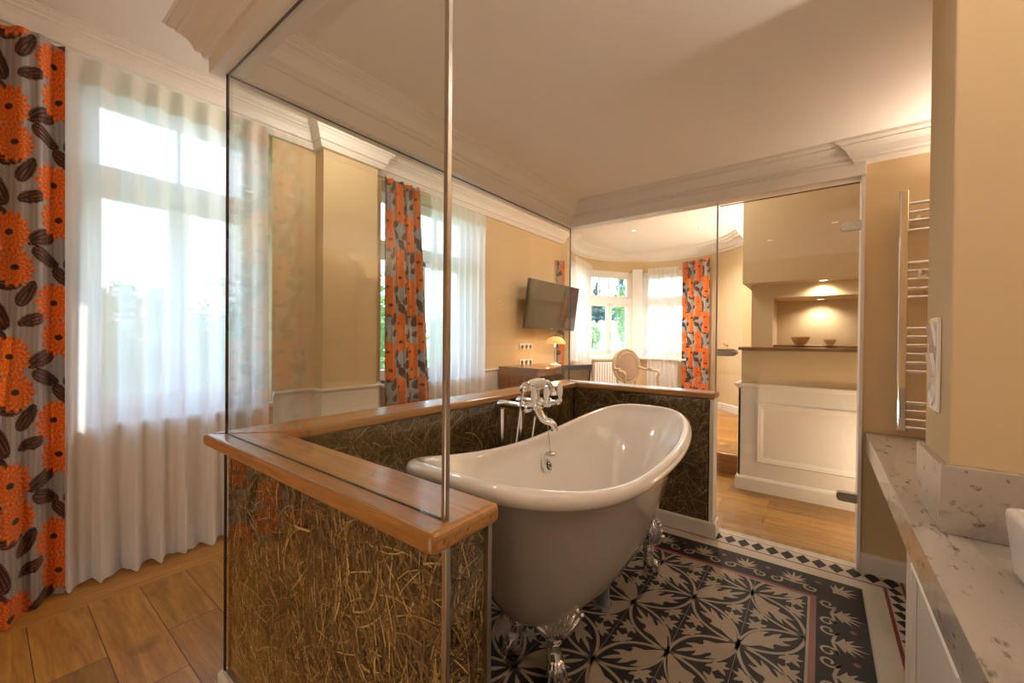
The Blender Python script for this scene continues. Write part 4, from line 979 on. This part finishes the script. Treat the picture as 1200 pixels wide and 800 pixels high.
def downlight(x, y, z, label, power, ang=110):
    t = thing('ceiling_spotlight', (x, y, z), label, 'spotlight', 'recessed spotlights')
    m = MB(); m.lathe((x, y, z-0.006), [(0.030, 0.002), (0.040, 0), (0.044, 0.003), (0.044, 0.0055)], 28, cap=False); m.build('trim_ring', M_steel, t)
    m = MB(); m.lathe((x, y, z-0.003), [(0.028, 0), (0.028, 0.002)], 24); m.build('lens', M_bulb, t)
    spot('spot_beam', (x, y, z-0.02), (0, 0, -1), power, SOFT, ang, 0.8, 0.03)
downlight(0.017, 4.185, 1.80, 'lit recessed spotlight under the hood above the two bowls', 9, 160)
downlight(0.0, 4.60, 1.68, 'recessed spotlight in the top of the niche', 9, 150)
downlight(-2.17, 5.76, CZ, 'recessed spotlight in the bay ceiling, left one of two', 110, 140)
downlight(-1.35, 6.17, CZ, 'recessed spotlight in the bay ceiling, right one of two', 110, 140)
def fill_pendant(x, y, z, label, power, drop=0.0, col=SOFT, r=0.11):  # globes added behind the beams, out of view, as fill light
    t = thing('fill_ceiling_lamp', (x, y, z), label, 'ceiling lamp', 'added opal globe fill lamps')
    m = MB(); m.lathe((x, y, z-0.02), [(0.05, 0), (0.06, 0.005), (0.06, 0.02)]); m.build('canopy', M_steel, t)
    mt, tt, b_ = new_mat('opal'); tt.nodes.remove(b_)
    tr = N(tt, 'ShaderNodeBsdfTransparent'); em = N(tt, 'ShaderNodeEmission'); em.inputs[0].default_value = (*col, 1); em.inputs[1].default_value = 3.0
    mx = N(tt, 'ShaderNodeAddShader'); tt.links.new(tr.outputs[0], mx.inputs[0]); tt.links.new(em.outputs[0], mx.inputs[1]); tt.links.new(mx.outputs[0], tt.nodes['Material Output'].inputs[0])
    m = MB(); m.ball((x, y, z-0.02-r), r, 24, 16); m.build('globe', mt, t)
    point('fill_light', (x, y, z-0.02-r), power, col, r*0.8)
fill_pendant(-2.40, 1.55, CZ, 'added opal globe fill lamp between windows and bathtub', 11)
fill_pendant(-1.25, 3.75, CZ, 'added opal globe fill lamp in the corridor before the bay', 32)
def fill_floor_lamp(x, y, label, power, h=1.5, col=SOFT):  # added lamps standing out of view to brighten the rooms
    t = thing('fill_floor_lamp', (x, y, 0), label, 'fill lamp')
    m = MB(); m.lathe((x, y, 0), [(0.14, 0), (0.14, 0.012), (0.02, 0.025)]); m.build('base', M_steel, t)
    MB().cyl((x, y, 0.02), (x, y, h-0.12), 0.011).build('pole', M_steel, t)
    m = MB(); m.ball((x, y, h), 0.14, 24, 16); m.build('globe', bpy.data.materials['opal'], t)
    point('fill_light', (x, y, h), power, col, 0.11)
fill_floor_lamp(0.58, -1.15, 'added fill lamp with opal globe in the room behind the camera', 1.5, 1.6)
fill_floor_lamp(-0.90, -1.25, 'low added fill lamp with opal globe by the rear wall', 13, 0.40)
fill_floor_lamp(0.48, 3.62, 'added fill lamp with opal globe in the corridor behind the towel radiator wall', 5, 0.45, WARM)
def uplighter(x, y, z, label, power, col, sy=-1, up=(-0.25, 0.0, 1)):  # added sconce, unseen from the camera, to lift the bathroom ceiling
    t = thing('fill_wall_lamp', (x, y, z), label, 'wall lamp')
    yl = y+sy*0.13
    m = MB(); m.lathe((x, y+sy*0.002, z), [(0.05, 0), (0.05, sy*0.012), (0.012, sy*0.02), (0.012, sy*0.11)], axis='y'); m.build('bracket', M_chrome, t)
    m = MB(); m.lathe((x, yl, z-0.02), [(0.03, 0), (0.07, 0.03), (0.10, 0.09), (0.094, 0.09), (0.064, 0.036), (0.02, 0.01)], 28); m.build('bowl_shade', M_steel, t)
    spot('fill_uplight', (x, yl, z+0.045), up, power, col, 150, 0.6, 0.05)
uplighter(1.2, 1.578, 1.95, 'added bowl shaped fill uplighter above the basin', 210, (1.0, 0.90, 0.81), -1, (-0.25, -0.35, 1))
uplighter(1.15, 3.028, 1.95, 'added bowl shaped fill uplighter right of the towel radiator', 110, (1.0, 0.80, 0.62))
def fill_torch(x, y, z0, label, power, col=SOFT):  # added behind the block, out of view, to brighten the bedroom ceiling
    t = thing('fill_torchiere', (x, y, z0), label, 'fill lamp')
    m = MB(); m.lathe((x, y, z0), [(0.15, 0), (0.15, 0.012), (0.02, 0.025)]); m.build('base', M_steel, t)
    MB().cyl((x, y, z0+0.02), (x, y, z0+1.6), 0.012).build('pole', M_steel, t)
    m = MB(); m.lathe((x, y, z0+1.58), [(0.02, 0), (0.10, 0.03), (0.17, 0.09), (0.163, 0.09), (0.095, 0.036), (0.01, 0.012)], 28); m.build('bowl_shade', M_steel, t)
    spot('fill_uplight', (x, y, z0+1.64), (0, 0, 1), power, col, 170, 0.5, 0.06)
fill_torch(0.35, 6.0, 0.19, 'added steel fill uplighter behind the niche block', 260)
downlight(-0.45, 0.80, 2.405, 'added recessed fill spotlight above the near end of the bathtub', 11, 150)  # extra spot added above the frame to fill the bath area
downlight(0.10, 1.25, 2.405, 'added recessed fill spotlight above the tiled floor beside the vanity', 2, 150)  # weak extra spot added above the frame for fill

# ------------------------------------------------------------------ television, sockets, desk, lamp
TV = thing('television', (-2.95, 4.8, 1.43), 'black flat television on the beige wall, tilted forward', 'television')
bl, tl, br, trr = Vector((-2.965, 4.175, 1.432)), Vector((-2.885, 4.150, 2.055)), Vector((-2.92, 5.40, 1.416)), Vector((-2.84, 5.35, 2.045))
uu = ((br-bl)+(trr-tl)).normalized(); vv = ((tl-bl)+(trr-br)); vv = (vv-uu*vv.dot(uu)).normalized(); nn = vv.cross(uu)*-1
if nn.x < 0: nn = -nn
cc = (bl+tl+br+trr)/4; hw = ((br-bl).length+(trr-tl).length)/4; hh = ((tl-bl).length+(trr-br).length)/4
M_tv = mat('tv_case', (0.02, 0.018, 0.017), 0.25, coat=0.3); M_scr = mat('tv_screen', (0.012, 0.010, 0.009), 0.08, coat=0.6)
m = MB(); m.obox(cc-nn*0.02, uu, nn, vv, hw, 0.02, hh); m.build('case', M_tv, TV, bevel=0.006)
m = MB(); m.obox(cc+nn*0.001, uu, nn, vv, hw-0.028, 0.002, hh-0.03); m.build('screen', M_scr, TV)
m = MB(); m.obox(cc+nn*0.002-vv*(hh-0.014), uu, nn, vv, 0.03, 0.001, 0.004); m.build('badge', M_chrome, TV)
m = MB(); m.obox((-3.03, 4.80, 1.74), (1, 0, 0), (0, 1, 0), (0, 0, 1), 0.088, 0.06, 0.12); m.build('wall_bracket', M_tv, TV, bevel=0.004)
for z, lab in ((1.19, 'upper white triple socket plate on the wall left of the desk lamp'), (0.985, 'lower white triple socket plate just above the desk')):
    t = thing('socket_plate', (-3.12, 4.42, z), lab, 'socket', 'socket plates above the desk')
    MB().box(-3.1195, -3.110, 4.27, 4.56, z-0.037, z+0.04).build('frame', M_porcelain, t, bevel=0.002)
    for y in (4.32, 4.415, 4.51):
        m = MB(); m.lathe((-3.110, y, z), [(0.030, 0), (0.030, 0.002), (0.022, 0.002), (0.021, -0.004)], 20, axis='x'); m.build('outlet', mat('outlet_grey', (0.35, 0.33, 0.3), 0.5), t)
DK = thing('writing_desk', (-2.82, 4.2, 0.19), 'reddish brown wooden writing desk against the wall below the television', 'desk')
MB().box(-3.085, -2.50, 3.80, 4.66, 0.935, 0.962).build('desktop', M_cherry, DK, bevel=0.003)
MB().box(-3.085, -2.53, 3.812, 3.84, 0.19, 0.935).build('side_panel', M_cherry, DK, bevel=0.002)
MB().box(-3.085, -2.60, 4.62, 4.65, 0.19, 0.935).build('side_panel', M_cherry, DK, bevel=0.002)
dw = MB().box(-2.56, -2.53, 3.842, 4.62, 0.868, 0.933).build('drawer', M_cherry, DK, bevel=0.002)
m = MB(); m.ball((-2.522, 4.23, 0.90), 0.010); m.build('knob', M_chrome, dw)
MB().box(-3.085, -3.065, 3.84, 4.62, 0.5, 0.93).build('back_panel', M_cherry, DK)
LP = thing('desk_lamp', (-2.70, 4.48, 0.962), 'lit amber-shaded desk lamp on the wooden desk beneath the television', 'lamp')
m = MB(); m.lathe((-2.70, 4.48, 0.9625), [(0.075, 0), (0.078, 0.006), (0.06, 0.014), (0.02, 0.024), (0.014, 0.04)], 28); m.build('base', M_porcelain, LP)
m = MB(); m.tube([(-2.70, 4.48, 0.99), (-2.715, 4.48, 1.06), (-2.72, 4.48, 1.13), (-2.715, 4.48, 1.21), (-2.70, 4.48, 1.28)], [0.010, 0.007, 0.012, 0.007, 0.008], 14); m.build('stem', M_chrome, LP)
M_shade = emit('amber_shade', (1.0, 0.50, 0.15), 0.5)
m = MB(); m.lathe((-2.70, 4.48, 1.235), [(0.128, 0), (0.126, 0.012), (0.112, 0.045), (0.080, 0.075), (0.035, 0.092), (0.012, 0.096)], 32, cap=False); m.build('lamp_shade', M_shade, LP)
m = MB(); m.lathe((-2.70, 4.48, 1.330), [(0.014, 0), (0.014, 0.008), (0.006, 0.018)]); m.build('finial', M_dark, LP)
point('desk_bulb', (-2.70, 4.48, 1.215), 5, (1, 0.62, 0.28), 0.03)

# ------------------------------------------------------------------ chairs
M_cushion = mat('taupe_upholstery', (0.42, 0.31, 0.25), 0.8, bump=0.3, bscale=400)
M_chairwood = mat('cream_chair_wood', (0.60, 0.50, 0.36), 0.4)
def local(e_loc, f):   # local frame: f = facing unit vector (xy)
    f = Vector((f[0], f[1], 0)).normalized(); r = Vector((f.y, -f.x, 0)); B = Vector(e_loc)
    return lambda a, b, c: B+r*a+f*b+Vector((0, 0, c))
AC = thing('armchair', (-2.05, 5.42, 0.19), 'cream round-backed armchair in the bay, seen through the far glass screen', 'chair')
f_ = (0.87, -0.50); L_ = local((-2.13, 5.43, 0.19), f_)     # origin at the foot of the back
def oval(cx_, z, rx, rz, b, n=36, lean=0.12): return [L_(cx_+rx*math.cos(2*PI*k/n), b-lean*(rz*math.sin(2*PI*k/n)), z+rz*math.sin(2*PI*k/n)) for k in range(n)]
m = MB(); pts = oval(0, 0.745, 0.215, 0.225, 0.0); m.tube(pts+[pts[0]], 0.021, 10, caps=False); m.build('back_frame', M_chairwood, AC)
for side, nm in ((1, 'backrest'), (-1, 'backrest_rear')):
    m = MB(); m.loft([oval(0, 0.745, 0.205*s_, 0.215*s_, side*d) for s_, d in ((1, 0.0), (0.96, 0.018), (0.8, 0.028), (0.4, 0.034), (0.02, 0.035))], 0, True, False, True); m.build(nm, M_cushion, AC)
m = MB(); pts = oval(0, 0.745, 0.165, 0.175, 0.030, lean=0.12); m.tube(pts+[pts[0]], 0.004, 6, caps=False); m.build('piping', M_chairwood, AC)
for s in (-1, 1):
    m = MB(); m.tube([L_(s*0.15, 0.0, 0.57), L_(s*0.15, 0.02, 0.48), L_(s*0.18, 0.03, 0.40)], [0.022, 0.018, 0.022], 10); m.build('back_post', M_chairwood, AC)
    m = MB(); m.tube([L_(s*0.185, 0.03, 0.40), L_(s*0.20, 0.0, 0.2), L_(s*0.21, -0.03, 0.0)], [0.024, 0.019, 0.013], 10); m.build('leg', M_chairwood, AC)
    m = MB(); m.tube([L_(s*0.25, 0.46, 0.40), L_(s*0.255, 0.46, 0.3), L_(s*0.25, 0.47, 0.0)], [0.026, 0.021, 0.013], 10); m.build('leg', M_chairwood, AC)
    m = MB(); m.tube([L_(s*0.20, -0.01, 0.73), L_(s*0.245, 0.10, 0.70), L_(s*0.285, 0.24, 0.69), L_(s*0.29, 0.31, 0.685), L_(s*0.285, 0.325, 0.66), L_(s*0.27, 0.30, 0.60), L_(s*0.26, 0.33, 0.48), L_(s*0.255, 0.36, 0.40)], [0.014, 0.016, 0.018, 0.023, 0.021, 0.017, 0.018, 0.02], 12); m.build('arm', M_chairwood, AC)
    m = MB(); m.ball(L_(s*0.268, 0.17, 0.715), 0.05, 14, 8, 0, (0.9, 0.9, 0.3)); m.build('arm_pad', M_cushion, AC)
m = MB(); m.loft([[L_(0.29*k_*math.copysign(abs(math.cos(a))**0.6, math.cos(a)), 0.25+0.265*k_*math.copysign(abs(math.sin(a))**0.6, math.sin(a)), z) for a in [2*PI*k/32 for k in range(32)]] for k_, z in ((0.98, 0.36), (1, 0.37), (1, 0.415))], 0, True, True, True); m.build('seat_rail', M_chairwood, AC)
m = MB(); m.loft([[L_(0.28*k_*math.copysign(abs(math.cos(a))**0.6, math.cos(a)), 0.25+0.255*k_*math.copysign(abs(math.sin(a))**0.6, math.sin(a)), z) for a in [2*PI*k/32 for k in range(32)]] for k_, z in ((1, 0.415), (1.0, 0.44), (0.9, 0.47), (0.5, 0.485), (0.05, 0.487))], 0, True, True, True); m.build('seat', M_cushion, AC)

M_navy = mat('navy_leather', (0.055, 0.065, 0.10), 0.4); M_khaki = mat('khaki_fabric', (0.20, 0.16, 0.10), 0.8)
DC = thing('desk_chair', (-2.45, 4.48, 0.19), 'low dark blue desk chair pushed up to the wooden desk', 'chair')
L_ = local((-2.365, 4.43, 0.19), (-0.86, 0.5))
def slab(a0, a1, b0, b1, z0, z1, m_, tp=0.0):
    vs = [L_(a, b, z) for z, q in ((z0, tp), (z1, 0)) for b in (b0, b1) for a in (a0+q*(1 if a0 < 0 else 0), a1-q*(1 if a1 > 0 else 0))]
    m_.add(vs, [(0, 2, 3, 1), (4, 5, 7, 6), (0, 1, 5, 4), (2, 6, 7, 3), (0, 4, 6, 2), (1, 3, 7, 5)])
m = MB(); slab(-0.21, 0.21, -0.02, 0.02, 0.735, 0.795, m); m.build('top_rail', M_navy, DC, bevel=0.006)
for s in (-1, 1):
    m = MB(); m.tube([L_(s*0.192, 0, 0.76), L_(s*0.172, 0.0, 0.60), L_(s*0.165, 0.01, 0.42), L_(s*0.17, -0.02, 0.2), L_(s*0.175, -0.04, 0.0)], [0.022, 0.021, 0.02, 0.018, 0.014], 10); m.build('back_post', M_navy, DC)
    m = MB(); m.tube([L_(s*0.18, 0.36, 0.42), L_(s*0.18, 0.37, 0.0)], [0.018, 0.013], 10); m.build('leg', M_navy, DC)
m = MB(); slab(-0.172, 0.172, -0.012, 0.012, 0.50, 0.735, m, 0.012); m.build('backrest', M_khaki, DC, bevel=0.005)
m = MB(); slab(-0.19, 0.19, 0.0, 0.39, 0.40, 0.455, m); m.build('seat', M_khaki, DC, bevel=0.015)

# bay radiator under the garden window
RD = thing('bay_radiator', (-2.9, 6.5, 0.3), 'white column radiator under the garden window of the bay', 'radiator')
p, q = Vector(bay(167, 1.12)), Vector(bay(128, 1.12)); d = (q-p).normalized(); w_ = (q-p).length; inn = Vector((d.y, -d.x))
for k in range(int(w_/0.05)):
    c = p+d*(0.03+0.05*k)-inn*0.02; m = MB()
    m.obox((c.x, c.y, 0.60), (d.x, d.y, 0), (inn.x, inn.y, 0), (0, 0, 1), 0.019, 0.045, 0.30); m.build('column', M_winframe, RD, bevel=0.012)
c = p-d*0.03-inn*0.02; m = MB(); m.tube([(c.x, c.y, 0.88), (c.x+inn.x*0.05, c.y+inn.y*0.05, 0.88)], 0.020, 14); m.tube([(c.x+d.x*0.05, c.y+d.y*0.05, 0.88), (c.x, c.y, 0.88)], 0.010, 10); m.build('valve', M_chrome, RD)
WH = thing('wall_hook', (-1.16, 7.0, 1.22), 'small brass hook on the bright wall right of the bay curtain', 'hook')
hc = Vector((*bay(48, BR-0.005), 1.22)); hn = Vector((-math.cos(math.radians(48)), -math.sin(math.radians(48)), 0))
m = MB(); m.tube([hc, hc+hn*0.03, hc+hn*0.055+Vector((0, 0, 0.012)), hc+hn*0.06+Vector((0, 0, 0.035))], [0.008, 0.006, 0.006, 0.010], 10); m.build('peg', bpy.data.materials['brass'], WH)
m = MB(); m.ball(hc, 0.018, 14, 8, 0, (0.6, 0.6, 1.3)); m.build('rose', bpy.data.materials['brass'], WH)

# ------------------------------------------------------------------ garden on a gentle slope
M_grass = mat('lawn', (0.20, 0.30, 0.14), 0.9, var=0.3, vscale=0.6)
M_gravel = mat('pale_path', (0.80, 0.80, 0.78), 0.9, var=0.06, vscale=4)
M_leafd = mat('conifer_haze_green', (0.07, 0.16, 0.17), 0.8, var=0.5, vscale=2); M_leafl = mat('bush_green', (0.22, 0.34, 0.12), 0.8, var=0.4, vscale=3)  # distance haze is put into the bluish conifer colour
M_bark = mat('bark', (0.12, 0.08, 0.05), 0.9)
dirv = Vector((-0.42, 0.907)); nv = Vector((0.907, 0.42))
def gz(x, y):
    d = x*dirv.x+y*dirv.y; P_ = [(-60, -1.2), (8.6, -1.2), (12, 0.86), (30, 2.35), (60, 4.2), (110, 6.0)]
    for (a, b), (c, e) in zip(P_, P_[1:]):
        if d <= c: return b+(e-b)*(d-a)/(c-a)
    return 6.0
m = MB(); ds = [-60, -20, 0, 8.6, 9.5, 10.5, 12, 16, 22, 30, 45, 60, 110]; rows = []
for d in ds: rows.append([(dirv.x*d+nv.x*w, dirv.y*d+nv.y*w, gz(dirv.x*d, dirv.y*d)) for w in (-70, -20, -6, 0, 6, 20, 60)])
m.loft(rows, 0, False, smooth=True); struct(m.build('ground', M_grass), 'sloping garden lawn')
def gpos(u, dist):
    a = math.atan((u-600)/475.25)-math.radians(37.2094); return dist*math.sin(a), dist*math.cos(a)
m = MB(); rows = []
for d, u0, u1 in ((11.0, 704, 729), (13, 704, 729), (16, 706, 727), (20, 708, 725), (26, 710, 722), (34, 713, 719)):
    r0 = []
    for u in (u0, u1):
        x, y = gpos(u, d); r0.append((x, y, gz(x, y)+0.05))
    rows.append(r0+[(r0[1][0], r0[1][1], r0[1][2]-0.12), (r0[0][0], r0[0][1], r0[0][2]-0.12)])
m.loft(rows, 0, True, True, True); struct(m.build('garden_path', M_gravel), 'pale garden path')
def blob_tree(name, x, y, h, w, kind, label, seed, n=2600):
    rg = random.Random(seed); G = gz(x, y); t = thing(name, (x, y, G), label, 'bush' if name == 'bush' else 'tree', 'garden trees and bushes outside the windows')
    m = MB(); m.tube([(x, y, G-0.1), (x+0.05, y, G+h*0.35), (x, y, G+h*(0.9 if kind == 'c' else 0.5))], [w*0.05, w*0.035, 0.02], 8); m.build('trunk', M_bark, t)
    m = MB()
    for i in range(n):
        if kind == 'c':
            f = rg.random()**1.4; rad = w*0.5*(1-f)*(0.7+0.3*math.sin(f*34)); a = rg.random()*2*PI; r_ = rad*rg.uniform(0.6, 1.0); c = Vector((x+r_*math.cos(a), y+r_*math.sin(a), G+h*(0.06+0.94*f)))
        else:
            v = Vector((rg.gauss(0, 1), rg.gauss(0, 1), rg.gauss(0, 1))).normalized()*rg.uniform(0.72, 1.05)*(1+0.18*math.sin(rg.random()*9)); c = Vector((x+v.x*w*0.5, y+v.y*w*0.5, G+h*0.52+v.z*h*0.46))
        s_ = rg.uniform(0.02, 0.05)*w; a = Vector((rg.gauss(0, 1), rg.gauss(0, 1), rg.gauss(0, 0.6))).normalized(); b = a.cross(Vector((rg.gauss(0, 1), rg.gauss(0, 1), rg.gauss(0, 1)))).normalized()
        m.add([c-a*s_, c+b*s_*0.5, c+a*s_, c-b*s_*0.5], [(0, 1, 2, 3)])
    m.build('crown', M_leafd if kind == 'c' else M_leafl, t)
for k, (nm, u, dist, h, w, kd, lb) in enumerate([('conifer', 727, 34, 4.6, 2.6, 'c', 'tall blue-green conifer in the garden, seen through the right casement'),
        ('conifer', 699, 38, 3.6, 3.4, 'c', 'broad blue-green conifer in the garden, seen through the left casement'),
        ('tree', 741, 26, 2.6, 2.2, 'b', 'rounded green tree at the right side of the garden path'), ('tree', 711, 60, 2.8, 5.0, 'b', 'distant green tree closing the garden path'),
        ('bush', 693, 14, 0.75, 0.62, 'b', 'bright green bush left of the pale garden path'), ('bush', 735, 15, 1.1, 0.75, 'b', 'bright green bush right of the pale garden path'),
        ('tree', 375, 10, 4.2, 4.0, 'b', 'leafy tree outside the second window'), ('tree', 150, 19, 2.8, 4.2, 'b', 'leafy tree outside the near window')]):
    x, y = gpos(u, dist); blob_tree(nm, x, y, h, w, kd, lb, k)
